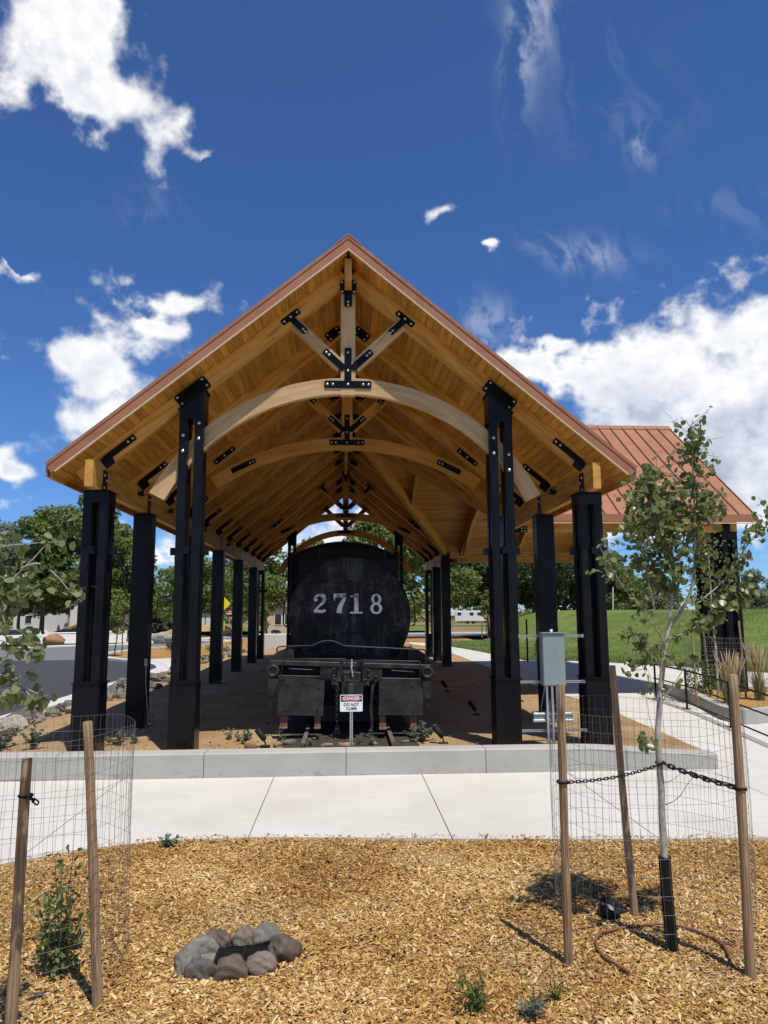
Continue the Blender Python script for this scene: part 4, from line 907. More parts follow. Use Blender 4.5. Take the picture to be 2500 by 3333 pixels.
m = MB(); a = ZT(672, 185, 14.5); m.tube([a+V(.072*math.cos(t), 0, .072*math.sin(t)) for t in np.linspace(0, 2*PI, 25)], .012, 6, caps=False); m.lathe([(.001, -.09), (.03, -.085), (.032, .02), (.05, .03), (.05, .12)], a, 14, 0, (0, 1, 0))
for k in range(4): m.tube([a, a+V(.07*math.cos(k*PI/2+.4), 0, .07*math.sin(k*PI/2+.4))], .008, 5)
m.box((a[0]-.12, a[1]+.03, a[2]-.005), (.18, .05, .05), cham=.01); m.box((a[0]-.19, a[1]+.0, a[2]), (.04, .05, .12), cham=.008); m.build('valve', 'tender_iron', ten)
for pts, Y in (([(95, 300), (300, 300), (298, 178), (265, 172), (130, 205), (95, 230)], 13.95), ([(1380, 325), (1570, 330), (1572, 290), (1540, 225), (1480, 190), (1380, 180)], 13.95)):
    P_ = [ZT(*p, Y) for p in pts]; m = MB(); m.prism([(p[0], p[2]) for p in P_], (0, Y, 0), (1, 0, 0), (0, 0, 1), (0, 1, 0), 0, .9); m.f = [f[::-1] for f in m.f]; m.build('tool_box', 'tender_iron' if pts[0][0] < 500 else 'soot_black', ten, P_[0])
for s in (-1, 1):   # side frames, trucks and wheels
    m = MB(); m.box((.05+s*1.30, 18.2, 1.16), (.16, 8.4, .22)); m.build('side_frame', 'soot_black', ten)
    for yc in (15.4, 20.2):
        m = MB(); m.box((.05+s*.98, yc, .55), (.12, 2.2, .20), cham=.03); m.box((.05+s*.98, yc, .72), (.14, .5, .5), cham=.02); m.build('truck_frame', 'soot_black', ten)
        for d in (-.85, .85):
            m = MB(); x = .02+s*.755; m.lathe([(.001, -.05), (.10, -.05), (.14, -.03), (.34, -.02), (.36, -.065), (.42, -.065), (.42, .055), (.45, .06), (.45, .085), (.36, .085), (.34, .02), (.12, .04), (.001, .05)], (x, yc+d, .545), 28, 0, (-s, 0, 0)); m.build('wheel', 'soot_black', ten, (x, yc+d, .545))
    pts = [(.06+s*1.12, 15.6, 3.0), (.06+s*1.30, 15.5, 2.85), (.06+s*1.40, 15.5, 2.5), (.06+s*1.42, 15.5, 2.1), (.06+s*1.41, 15.5, 2.02), (.06+s*1.34, 15.5, 1.98)]
    m = MB(); m.tube(pts, .016, 8); m.build('side_handrail', 'tender_black', ten)
m = MB(); m.box((.05, 14.2, .35), (1.3, .1, .3)); m.build('brake_beam', 'soot_black', ten)
m = MB(); m.box((.05, 20.9, 3.4), (2.75, 1.6, .75), cham=.03); m.build('oil_bunker', 'soot_black', ten, (.05, 20.9, 3.4))
m = MB()
for x, z0, z1 in ((-.62, 3.3, 3.72), (.86, 3.2, 3.66), (-.15, 3.5, 3.56)): m.tube([(x, 16.2, z0), (x, 16.2, z1)], .02, 6)
m.tube([(-.62, 16.2, 3.62), (-.60, 16.2, 3.66), (.84, 16.2, 3.60), (.86, 16.2, 3.56)], .016, 6); m.box((.0, 17.2, 3.52), (.7, .7, .12), cham=.02); m.build('top_rail', 'soot_black', ten)
# the locomotive ahead of it
loco = thing('steam_locomotive', (0, 28, 0), 'dark steam locomotive cab and boiler parked beyond the tender', 'locomotive')
m = MB(); rf = [(1.86*math.sin(a)*1.0, 3.02+ (4.62-3.02)*1.0-1.0*(1-math.cos(a))*1.05) for a in np.linspace(-1.15, 1.15, 15)]
rf = [(x, 4.62-.50*(x/1.80)**2) for x in np.linspace(-1.82, 1.82, 15)]
m.prism([(a-.07, b) for a, b in rf]+[(a-.07, b-.06) for a, b in rf[::-1]], (0, 0, 0), (1, 0, 0), (0, 0, 1), (0, 1, 0), 23.6, 26.6); m.build('cab_roof', 'soot_black', loco, (0, 25, 4.4))
for s in (-1, 1):
    m = MB(); m.box((-.07+s*1.74, 24.6, 3.0), (.05, 1.9, 2.35)); w = m.build('cab_side', 'soot_black', loco)
    m = MB(); m.box((-.07+s*1.74, 24.6, 3.45), (.056, .8, .7)); m.build('cab_window', 'glass_dark', w)
m = MB(); m.box((-.07, 25.5, 3.0), (3.5, .06, 2.5)); m.build('cab_front', 'soot_black', loco)
m = MB(); pl = [(a-.07, b-.03) for a, b in rf]+[(1.70, 2.6), (-1.84, 2.6)]; m.prism(pl, (0, 0, 0), (1, 0, 0), (0, 0, 1), (0, 1, 0), 23.9, 23.96); m.build('cab_back', 'soot_black', loco, (0, 23.9, 3.6))
m = MB(); m.lathe([(.01, 25.5), (1.0, 25.5), (1.0, 27.5), (.92, 30.5), (.92, 33.4), (.85, 33.5), (.01, 33.6)], (0, 0, 2.65), 36, 0, (0, 1, 0)); m.f = [f[::-1] for f in m.f]; m.build('boiler', 'soot_black', loco, (0, 29, 2.65))
for y, r, h, n_ in ((27.6, .38, 4.15, 'dome'), (30.2, .42, 4.1, 'dome'), (33.0, .26, 4.35, 'smoke_stack')):
    m = MB(); m.lathe([(r*1.15, 3.3), (r, 3.6), (r, h-.2), (r*.7, h-.04), (.01, h)], (0, y, 0), 20); m.f = [f[::-1] for f in m.f]; m.build(n_, 'soot_black', loco, (0, y, h))
for s in (-1, 1):
    m = MB(); m.box((s*1.25, 29.5, 2.1), (.5, 7.6, .05)); m.build('running_board', 'soot_black', loco)
    m = MB(); m.lathe([(.01, 31.6), (.36, 31.6), (.38, 31.65), (.38, 32.7), (.01, 32.8)], (s*1.15, 0, .95), 20, 0, (0, 1, 0)); m.build('cylinder', 'soot_black', loco)
    for y in (26.3, 27.9, 29.5):
        m = MB(); m.lathe([(.001, -.05), (.15, -.05), (.2, -.02), (.6, -.02), (.64, -.06), (.72, -.06), (.72, .07), (.6, .06), (.001, .05)], (.02+s*.755, y, .83), 32, 0, (-s, 0, 0)); m.build('driving_wheel', 'soot_black', loco, (.02+s*.755, y, .83))
# ------------------------------------------------------------------ danger sign
sg = thing('danger_sign', (.065, 11.97, 0), 'small white DANGER DO NOT CLIMB sign on a perforated steel post', 'sign')
def rrect(w, h, r, n=5): return [(sx*(w/2-r)+r*math.cos(a), sz*(h/2-r)+r*math.sin(a)) for sx, sz, a0 in ((1, 1, 0), (-1, 1, PI/2), (-1, -1, PI), (1, -1, 1.5*PI)) for a in np.linspace(a0, a0+PI/2, n)]
SC, SZ, SY = .065, .815, 11.95
m = MB(); m.prism(rrect(.368, .268, .016), (SC, SY, SZ), (1, 0, 0), (0, 0, 1), (0, -1, 0), -.004, 0); sp_ = m.build('panel', 'sign_white', sg)
m = MB(); m.prism(rrect(.345, .100, .006), (SC, SY-.0005, SZ+.073), (1, 0, 0), (0, 0, 1), (0, -1, 0), 0, .001); m.build('header', 'sign_black', sp_)
def oval(a, b, n=36): return [(a*math.cos(2*PI*k/n), b*math.sin(2*PI*k/n)) for k in range(n)]
m = MB(); m.prism(oval(.158, .046), (SC, SY-.002, SZ+.073), (1, 0, 0), (0, 0, 1), (0, -1, 0), 0, .001); m.build('oval_border', 'sign_white', sp_)
m = MB(); m.prism(oval(.151, .040), (SC, SY-.0035, SZ+.073), (1, 0, 0), (0, 0, 1), (0, -1, 0), 0, .001); m.build('oval', 'sign_red', sp_)
def text(body, size, x, z, y, mat, par, off=.0, sx=1.):
    cu = bpy.data.curves.new('lettering', 'FONT'); cu.body = body; cu.size = size; cu.align_x = 'CENTER'; cu.align_y = 'CENTER'; cu.offset = off; cu.extrude = .0004; cu.resolution_u = 4
    t = bpy.data.objects.new('lettering', cu); COL.objects.link(t); bpy.context.view_layer.update()
    me = bpy.data.meshes.new_from_object(t.evaluated_get(bpy.context.evaluated_depsgraph_get())); bpy.data.objects.remove(t); bpy.data.curves.remove(cu)
    me.materials.clear(); me.materials.append(MATS[mat]); P_ = WORLD[par.name]
    return link('lettering', me, par, (x-P_[0], y-P_[1], z-P_[2]), rot=(PI/2, 0, 0), scale=(sx, 1, 1))
text('DANGER', .066, SC, SZ+.073, SY-.0055, 'sign_white', sp_, .0012, 1.0)
text('DO NOT', .066, SC, SZ-.025, SY-.002, 'sign_black', sp_, .0015, .95); text('CLIMB', .066, SC, SZ-.088, SY-.002, 'sign_black', sp_, .0015, .95)
m = MB(); m.prism([(-.024, 0), (-.024, .006), (-.012, .006), (-.012, .022), (.012, .022), (.012, .006), (.024, .006), (.024, 0), (.008, 0), (.008, .016), (-.008, .016), (-.008, 0)], (SC, SY+.006, 0), (1, 0, 0), (0, 1, 0), (0, 0, 1), -.2, .74); pp = m.build('post', 'galvanised', sg)
m = MB()
for k in range(14): m.box((SC, SY+.0055, .06+k*.05), (.009, .002, .024))
m.build('holes', 'sign_black', pp)
# ------------------------------------------------------------------ electrical gear between the right-hand columns
el = thing('electrical_cabinet', (3.475, 12.1, 1.05), 'tall grey green electrical cabinet mounted between two black columns', 'cabinet')
m = MB(); m.box((3.475, 12.12, 1.485), (.385, .20, .87), cham=.006); cb = m.build('enclosure', 'cabinet_paint', el)
m = MB(); m.box((3.475, 12.012, 1.478), (.365, .016, .83), cham=.004); dr = m.build('door', 'cabinet_paint', cb)
m = MB(); m.box((3.50, 12.001, 1.66), (.03, .006, .03), cham=.004); m.box((3.475, 12.10, 1.925), (.40, .24, .012)); m.build('latch', 'cabinet_paint', cb)
m = MB(); m.lathe([(.001, .06), (.03, .06), (.035, 0)], (3.475, 12.12, 1.92), 10); m.build('hub', 'galvanised', cb)
for x in (3.37, 3.46, 3.545):
    m = MB(); m.tube([(x, 12.14, -.1), (x, 12.14, 1.06)], .022, 10)
    for z in (.29, .50): m.tube([(x, 12.14, z-.03), (x, 12.14, z+.03)], .027, 10)
    m.build('conduit', 'galvanised', el, (x, 12.14, 0))
for z, lab in ((1.865, 'upper'), (1.095, 'middle'), (.29, 'lowest')):
    t = thing('strut_channel', (3.5, 12.25, z), 'galvanised strut channel bolted across two columns, %s of the three' % lab, 'strut')
    m = MB(); m.prism([(-.02, -.02), (.02, -.02), (.02, .02), (.009, .02), (.009, .012), (.014, .012), (.014, -.014), (-.014, -.014), (-.014, .012), (-.009, .012), (-.009, .02), (-.02, .02)], (2.90, 12.245, z), (0, 0, 1), (0, -1, 0), (1, 0, 0), 0, 1.18); m.build('channel', 'galvanised', t, (3.5, 12.25, z))
    m = MB()
    for x in (2.93, 4.05): m.box((x, 12.215, z), (.05, .012, .06)); m.tube([(x, 12.21, z), (x, 12.19, z)], .012, 6)
    m.build('clamp', 'galvanised', t)
ww = thing('wireway_box', (3.48, 12.2, .44), 'low grey wireway box fixed behind the conduits', 'junction box')
m = MB(); m.box((3.48, 12.26, .515), (.66, .14, .17), cham=.005); m.build('box', 'cabinet_paint', ww)
for z in (.46, .57):
    m = MB(); m.box((3.48, 12.182, z), (.68, .012, .035), cham=.003); m.build('rail', 'galvanised', ww)
cdt = MB(); cdt.tube([(4.12, 15.0, 1.2), (4.10, 14.9, .7), (3.9, 14.5, .35), (3.7, 13.2, .3), (3.62, 12.36, .5)], .013, 6); cdt.build('flexible_conduit', 'galvanised', label='thin flexible conduit hanging off the second right column', cat='conduit')
cdt = MB(); cdt.tube([(-4.08, 15.0, 1.25), (-4.07, 14.98, .9), (-4.02, 14.95, .5), (-3.92, 14.7, .2), (-3.86, 14.2, .03)], .012, 6); cdt.box((-4.08, 15.0, 1.3), (.06, .08, .14)); cdt.build('flexible_conduit', 'wire_steel', label='thin flexible conduit hanging off the second left column', cat='conduit')
# small black spotlights standing on the dirt
for (x, y, sc_, lab) in ((2.83, 16.1, 1., 'black spike spotlight on dirt right of the tender, nearer one'), (2.86, 20.8, 1., 'black spike spotlight on dirt right of the tender, farther one'), (1.63, 12.75, .9, 'black spike spotlight beside the sage clump'), (-1.45, 12.72, .9, 'black spike spotlight left of the rails')):
    t = thing('ground_spotlight', (x, y, 0), lab, 'spotlight', 'spotlights on the dirt floor'); m = MB()
    m.tube([(x+.05, y, -.1), (x+.05, y, .06), (x+.03, y, .12)], .014, 6); m.box((x+.05, y, .02), (.16, .08, .03), cham=.008); m.build('stake', 'plastic_black', t)
    a = unit((-.62, .15, .78)); c_ = V(x+.03, y, .13); m = MB(); m.lathe([(.001, -.02), (.04, -.015), (.05, .03), (.055, .22), (.045, .22), (.04, .19), (.001, .19)], c_, 14, 0, a); m.f = [f[::-1] for f in m.f]; m.build('lamp_head', 'plastic_black', t)
# ------------------------------------------------------------------ foreground: stakes, cages, rocks, drain
def stake(x, y, zt_, xt, yt, r, lab, grp=None, mat='stake_wood', zb=None):
    z0 = (float(mulch_z(x, y)) if zb is None else zb)-.12; p0, p1 = V(x, y, z0), V(xt, yt, zt_)
    m = MB(); n = 14; pts = []; rs = []
    for i in range(n+1):
        t = i/n; pts.append(p0+(p1-p0)*t+V(.004*math.sin(5*t+x*9), .004*math.cos(4*t+y*5), 0)); rs.append(r*(1.04-.10*t)*(1+.025*math.sin(13*t+x*7)+.02*math.sin(29*t+y*3)))
    pts.append(pts[-1]+unit(p1-p0)*.006); rs.append(r*.80)
    m.tube(pts, rs, 16)
    return m.build('tree_stake', mat, None, (x, y, z0+.12), label=lab, cat='stake', group=grp)
stake(1.54, 5.37, 1.75, 1.57, 5.37, .031, 'round wooden tree stake at the left of the aspen cage')  # coordinates of stakes, cages, drain ring, aspen scaled about the camera onto flat mulch
stake(2.73, 5.11, 1.83, 2.76, 5.11, .0335, 'thick wooden tree stake at the right of the aspen cage')
stake(2.36, 6.16, 1.82, 2.26, 6.16, .0305, 'leaning wooden tree stake behind the young aspen')
stake(-1.61, 5.04, 1.57, -1.78, 5.04, .0315, 'leaning round stake in front of the caged shrub')
stake(-2.03, 4.71, 1.40, -2.02, 4.71, .033, 'round wooden stake nearest the left picture edge')
def cage(cx_, cy_, rx, ry, z0, z1, dv, dh, lab, seed, r=.0013, wav=.012, floor=None):
    R_ = random.Random(seed); per = 2*PI*math.sqrt((rx*rx+ry*ry)/2); nv = int(per/dv); m = MB()
    ph = [R_.uniform(0, 6) for _ in range(4)]
    def pt(a, z):
        k = 1+.03*math.sin(3*a+ph[0])+.02*math.sin(2*a+z*2+ph[1]); return V(cx_+rx*k*math.cos(a), cy_+ry*k*math.sin(a), z+wav*math.sin(2*a+ph[2])+wav*.8*math.sin(5*a+z*3+ph[3]))
    nh = int((z1-z0)/dh)
    for k in range(nh+1): m.tube([pt(2*PI*i/48, z0+dh*k) for i in range(49)], r, 3, caps=False)
    for k in range(nv):
        a = 2*PI*k/nv; m.tube([pt(a+.012*math.sin(z*5+k), z) for z in np.linspace(z0, z0+dh*nh, 7)], r, 3, caps=False)
    t = thing('wire_cage', (cx_, cy_, z0), lab, 'wire cage'); m.build('wire_mesh', 'wire_steel', t)
    return t
cage(2.28, 5.62, .72, .66, .06, 1.66, .060, .115, 'welded wire cage around the young aspen', 4)
cage(-2.22, 5.36, .66, .62, .0, 1.50, .060, .115, 'welded wire cage around the leafy shrub', 9)
tie = thing('tree_tie', (2.37, 5.54, 1.13), 'black plastic chain tie looped from the aspen trunk to its stakes', 'tree tie')
def ptie(p0, p1, sag, L, r, w):
    pts = [np.asarray(p0)+(np.asarray(p1)-np.asarray(p0))*t-V(0, 0, sag*4*t*(1-t)) for t in np.linspace(0, 1, 14)]; m = MB(); chain(m, pts, L, r, w); m.build('chain', 'plastic_black', tie)
ptie((1.57, 5.34, 1.055), (2.36, 5.52, 1.13), .03, .040, .0042, .009); ptie((2.38, 5.51, 1.14), (2.74, 5.08, 1.05), .014, .060, .007, .013); ptie((2.40, 5.54, 1.13), (2.76, 5.13, 1.04), .007, .054, .0052, .011)
for c_, rr_ in (((1.556, 5.37, 1.05), .038), ((2.75, 5.11, 1.045), .041), ((2.375, 5.54, 1.135), .034)):
    m = MB(); m.tube([np.asarray(c_)+V(rr_*math.cos(a), rr_*math.sin(a), .006*math.sin(3*a)) for a in np.linspace(0, 2*PI, 21)], .009, 5, caps=False); m.build('loop', 'plastic_black', tie)
bt = thing('tree_tie', (-2.02, 4.71, 1.2), 'short black strap end knotted around the leftmost stake', 'tree tie')
m = MB(); m.tube([V(-2.02, 4.71, 1.18)+V(.039*math.cos(a), .039*math.sin(a), .003*math.sin(2*a)) for a in np.linspace(0, 2*PI, 21)], .008, 5, caps=False); chain(m, [(-1.985, 4.68, 1.18), (-1.93, 4.67, 1.145)], .048, .0055, .011); m.build('chain', 'plastic_black', bt)
# rocks
def rock_mesh(name, size, seed, mat, sub=3, flat=9, rough=.05, hard=26.):
    R_ = np.random.RandomState(seed); import bmesh
    bm_ = bmesh.new(); bmesh.ops.create_icosphere(bm_, subdivisions=sub, radius=1.)
    nrm = R_.normal(size=(flat, 3)); nrm /= np.linalg.norm(nrm, axis=1)[:, None]; dd = R_.uniform(.58, .92, flat)
    ph = R_.uniform(0, 6, (6, 3)); fr = R_.uniform(1.5, 5.5, (6, 3))
    for v in bm_.verts:
        p = np.array(v.co); p /= np.linalg.norm(p); r = 1.
        dots = nrm@p
        cand = np.where(dots > .05, dd/np.maximum(dots, .05), 9.); mn = cand.min(); r = -np.log(np.exp(-hard*np.minimum(cand, 3)).sum()+np.exp(-hard))/hard
        r += rough*sum(math.sin(fr[i]@p*1.6+ph[i][0]) for i in range(6))/2.2
        v.co = Vector(p*r*np.asarray(size))
    me = bpy.data.meshes.new(name); bm_.to_mesh(me); bm_.free(); me.polygons.foreach_set('use_smooth', [True]*len(me.polygons)); me.materials.append(MATS[mat]); me.update()
    return me
RK = [(-1.0, 5.80, (.135, .10, .105), 'red_rock', 'purplish grey rock at the back left of the drain ring'), (-.80, 5.83, (.10, .09, .10), 'river_rock', 'small pale brown rock at the back middle of the drain ring'), (-.60, 5.82, (.125, .10, .115), 'grey_rock', 'dark rough rock at the back right of the drain ring'),
      (-.45, 5.63, (.15, .15, .115), 'river_rock', 'large flat brown rock at the right of the drain ring'), (-.60, 5.40, (.125, .09, .10), 'red_rock', 'reddish rock at the front right of the drain ring'), (-.82, 5.35, (.15, .095, .11), 'river_rock', 'grey brown rock at the front middle of the drain ring'),
      (-1.06, 5.36, (.14, .10, .10), 'grey_rock', 'mottled grey green rock at the front left of the drain ring'), (-1.22, 5.51, (.12, .14, .10), 'grey_rock', 'smooth grey rock at the left of the drain ring'), (-1.16, 5.70, (.17, .10, .10), 'grey_rock', 'broad flat grey rock behind the left one of the drain ring')]
for i, (x, y, sz, mt, lab) in enumerate(RK):
    x = -.81+(x+.81)*.87
    link('rock', rock_mesh('rock', (sz[0]*.93, sz[1]*.95, sz[2]*.98), 40+i, mt, 4, 10, .045, 38.), None, (x, y, float(mulch_z(x, y))+sz[2]*.36), lab, 'rock', 'rocks around the drain', rot=(.12*math.sin(i*2.), .12*math.cos(i*3.), .25*math.sin(i*1.7)))
gr = thing('drain_grate', (-.78, 5.60, float(mulch_z(-.78, 5.6))), 'black slatted drain grate inside the ring of rocks', 'drain')
gz = float(mulch_z(-.78, 5.6))+.012
def gp(x, y, z=0): return (x, y, gz+z)
m = MB()
for a, b in (((-.97, 5.75), (-.59, 5.75)), ((-.97, 5.43), (-.59, 5.43)), ((-.97, 5.43), (-.97, 5.75)), ((-.59, 5.43), (-.59, 5.75)), ((-.78, 5.43), (-.78, 5.75))): m.beam(gp(*a), gp(*b), .02, .03)
m.build('frame', 'plastic_black', gr)
for k in range(9):
    y = 5.458+k*.033; m = MB(); m.beam(gp(-.965, y, -.002), gp(-.595, y, -.002), .015, .02); m.build('slat', 'plastic_black', gr)
m = MB(); m.box(gp(-.78, 5.59, -.03), (.39, .34, .01)); m.build('sump', 'soot_black', gr)
m = MB(); m.box((-1.035, 5.55, gz+.006), (.11, .16, .018), cham=.005); m.build('paver', 'grey_rock', label='small grey flat stone beside the drain grate', cat='stone')
# drip hose and floodlight by the aspen
hp_ = [(1.91, 5.17), (1.86, 5.27), (1.83, 5.40), (1.825, 5.55), (1.85, 5.68), (1.94, 5.81), (2.12, 5.89), (2.28, 5.92), (2.43, 5.92), (2.58, 5.89), (2.70, 5.80), (2.765, 5.66), (2.76, 5.50), (2.71, 5.33), (2.64, 5.22)]
m = MB(); q = []
for i in range(len(hp_)-1):
    for t in np.linspace(0, 1, 5)[:-1]: x, y = hp_[i][0]*(1-t)+hp_[i+1][0]*t, hp_[i][1]*(1-t)+hp_[i+1][1]*t; q.append((x, y, float(mulch_z(x, y))+.034+.006*math.sin(i*1.7+t)))
m.tube(q, .0115, 8); m.build('drip_hose', 'rubber_hose', label='brown drip irrigation hose looped around the aspen', cat='hose')
fl = thing('flood_light', (2.13, 6.14, float(mulch_z(2.13, 6.14))), 'round black finned floodlight lying near the aspen shadow', 'floodlight')
fz = float(mulch_z(2.13, 6.14)); ax_f = unit((.25, -.45, .85)); c_ = V(2.13, 6.14, fz+.055)
m = MB(); m.lathe([(.055, -.05), (.085, -.02), (.092, .02), (.082, .045), (.050, .055), (.042, .03), (.001, .025)], c_, 28, 0, ax_f); m.f = [f[::-1] for f in m.f]; m.build('housing', 'plastic_black', fl)
m = MB(); m.lathe([(.001, .031), (.040, .028)], c_, 20, 0, ax_f); m.f = [f[::-1] for f in m.f]; m.build('lens', 'galvanised', fl)
Uf = unit(np.cross(ax_f, V(1, 0, 0))); Bf = np.cross(ax_f, Uf)
for k in range(12):
    a = 2*PI*k/12; p = c_+(Uf*math.cos(a)+Bf*math.sin(a))*.083; m = MB(); m.beam(p-ax_f*.01, p+ax_f*.05, .022, .014, Uf*math.cos(a)+Bf*math.sin(a)); m.build('fin', 'plastic_black', fl)
# riprap along the dirt bank
RM = [rock_mesh('bank_rock', (1, .8, .62), 100+i, ('lava_rock', 'grey_rock')[i % 3 == 0], 3, 16, .10, 60.) for i in range(8)]
for me in RM: me.polygons.foreach_set('use_smooth', [False]*len(me.polygons))
spots = []
R_ = random.Random(3)
for k in range(110):
    t = k/109; y = 13.9+t**1.25*30; xc = -7.05+.25*math.sin(y*.35)+(.35 if y > 20 else 0); x = xc+R_.uniform(-.75, .7); s_ = R_.uniform(.14, .34)*(1.0 if y > 16 else 1.1); spots.append((x, y, s_))
spots += [(-7.5, 17.4, .55), (-6.9, 15.6, .45), (-7.2, 15.0, .40), (-7.3, 24.4, .5), (-6.4, 24.9, .45), (-6.6, 20.3, .42), (-6.2, 20.8, .30)]
def bank_label(x, y, s_):
    u = x/y; sz_ = 'large ' if s_ > .39 else ('small ' if s_ < .22 else '')
    where = 'at the left picture edge' if u < -.44 else 'left of the outer column' if u < -.36 else 'between the outer and second columns' if u < -.29 else 'between the second and inner columns' if u < -.235 else 'just right of the inner column' if u < -.18 else 'far back beside the middle columns'
    return sz_+'angular grey lava rock on the bank '+where
for i, (x, y, s_) in enumerate(spots):
    link('bank_rock', RM[i % 8], None, (x, y, float(dirt_z(np.array(x), np.array(y)))+s_*.22), bank_label(x, y, s_), 'rock', 'lava rocks along the bank', rot=(R_.uniform(-.4, .4), R_.uniform(-.4, .4), R_.uniform(0, 6)), scale=(s_, s_*R_.uniform(.8, 1.1), s_*R_.uniform(.7, 1.)))
for (x, y, s_, mt, lab) in ((-25.4, 64.6, (1.15, .8, .62), 'brown_boulder', 'big smooth brown boulder across the drive'), (-28.3, 65.4, (.9, .7, .5), 'lava_rock', 'grey boulder left of the big brown one'), (-16.6, 66.4, (1.0, .8, .6), 'lava_rock', 'grey boulder behind the drive bend'), (-13.6, 83.5, (.85, .7, .75), 'brown_boulder', 'tall tan boulder by the far lawn'), (-20.6, 70.5, (.5, .4, .3), 'lava_rock', 'small grey stone by the far barrier'),
                            (-8.2, 86., (.8, .6, .4), 'lava_rock', 'low grey stone on the far verge'), (2.2, 47.2, (.7, .5, .4), 'lava_rock', 'grey stone heap end beyond the tender, left'), (3.6, 47.8, (.8, .6, .5), 'brown_boulder', 'tan stone beyond the tender, right'), (-5.3, 46.5, (.6, .4, .35), 'lava_rock', 'low lava stone by the far column')):
    link('boulder', rock_mesh('boulder', s_, int(abs(x*10)), mt, 3, 10, .05), None, (x, y, -.42+s_[2]*.6), lab, 'boulder')
# ------------------------------------------------------------------ planting
def leaf_outline(kind):
    if kind == 'aspen': return [(0, 0), (.30, .02), (.50, .22), (.52, .48), (.40, .76), (.16, .96), (0, 1.06), (-.16, .96), (-.40, .76), (-.52, .48), (-.50, .22), (-.30, .02)]
    if kind == 'blade': return [(0, 0), (.06, .25), (.07, .6), (0, 1), (-.07, .6), (-.06, .25)]
    if kind == 'oval': return [(0, 0), (.24, .25), (.27, .55), (.12, .88), (0, 1), (-.12, .88), (-.27, .55), (-.24, .25)]
    return [(0, 0), (.5, .3), (.35, .8), (0, 1), (-.35, .8), (-.5, .3)]
def leaf_arrays(kind, pos, tipdir, nrm, size, fold=.12):
    """many leaves at once: n-gons split in two halves along a folded midrib"""
    o = np.array(leaf_outline(kind)); k = len(o); n = len(pos)
    T = tipdir/np.linalg.norm(tipdir, axis=1)[:, None]; Sd = np.cross(T, nrm); Sd /= np.linalg.norm(Sd, axis=1)[:, None]+1e-9; N_ = np.cross(Sd, T)
    v = pos[:, None]+size[:, None, None]*(o[None, :, 0, None]*Sd[:, None]+o[None, :, 1, None]*T[:, None]+(np.abs(o[None, :, 0, None])*fold-.12*o[None, :, 1, None]**2)*N_[:, None])
    h = k//2; half = [list(range(0, h+1)), [0]+list(range(h, k))]
    return v.reshape(-1, 3), half, k, n
def leaves_obj(name, shape, pos, tipdir, nrm, size, mat, parent, org, **kw):
    v, half, k, n = leaf_arrays(shape, pos, tipdir, nrm, size); P = np.zeros(3) if parent is None else np.asarray(WORLD[parent.name])
    O = P if org is None else np.asarray(org, float); v = v-O
    b = np.arange(n)[:, None]*k; L = len(half[0]); q = np.concatenate([b+np.array(h_) for h_ in half])
    return link(name, npmesh(name, v, q, mat, L), parent, O-P, **kw)
def rdir(n, R=nrs): d = R.normal(size=(n, 3)); return d/np.linalg.norm(d, axis=1)[:, None]
def curve_pts(pts, n=10, wobble=0., R=rnd):
    P = np.asarray(pts, float); d = np.cumsum([0]+[np.linalg.norm(P[i+1]-P[i]) for i in range(len(P)-1)]); t = np.linspace(0, d[-1], n)
    k = np.stack([np.interp(t, d, P[:, i]) for i in range(3)], 1)
    for _ in range(2): k[1:-1] = (k[:-2]+2*k[1:-1]+k[2:])/4
    return [p+V(R.uniform(-1, 1), R.uniform(-1, 1), R.uniform(-1, 1))*wobble for p in k]
LEAF_ME = []
for i in range(4):
    v, half, k, n = leaf_arrays('aspen', np.zeros((1, 3)), V(0, 0, -1)[None], V(0, -1, 0)[None], np.array([1.]), (.05, .14, .22, -.08)[i])
    LEAF_ME.append(npmesh('leaf', v, np.array(half), 'aspen_leaf' if i < 3 else 'pale_leaf', len(half[0])))
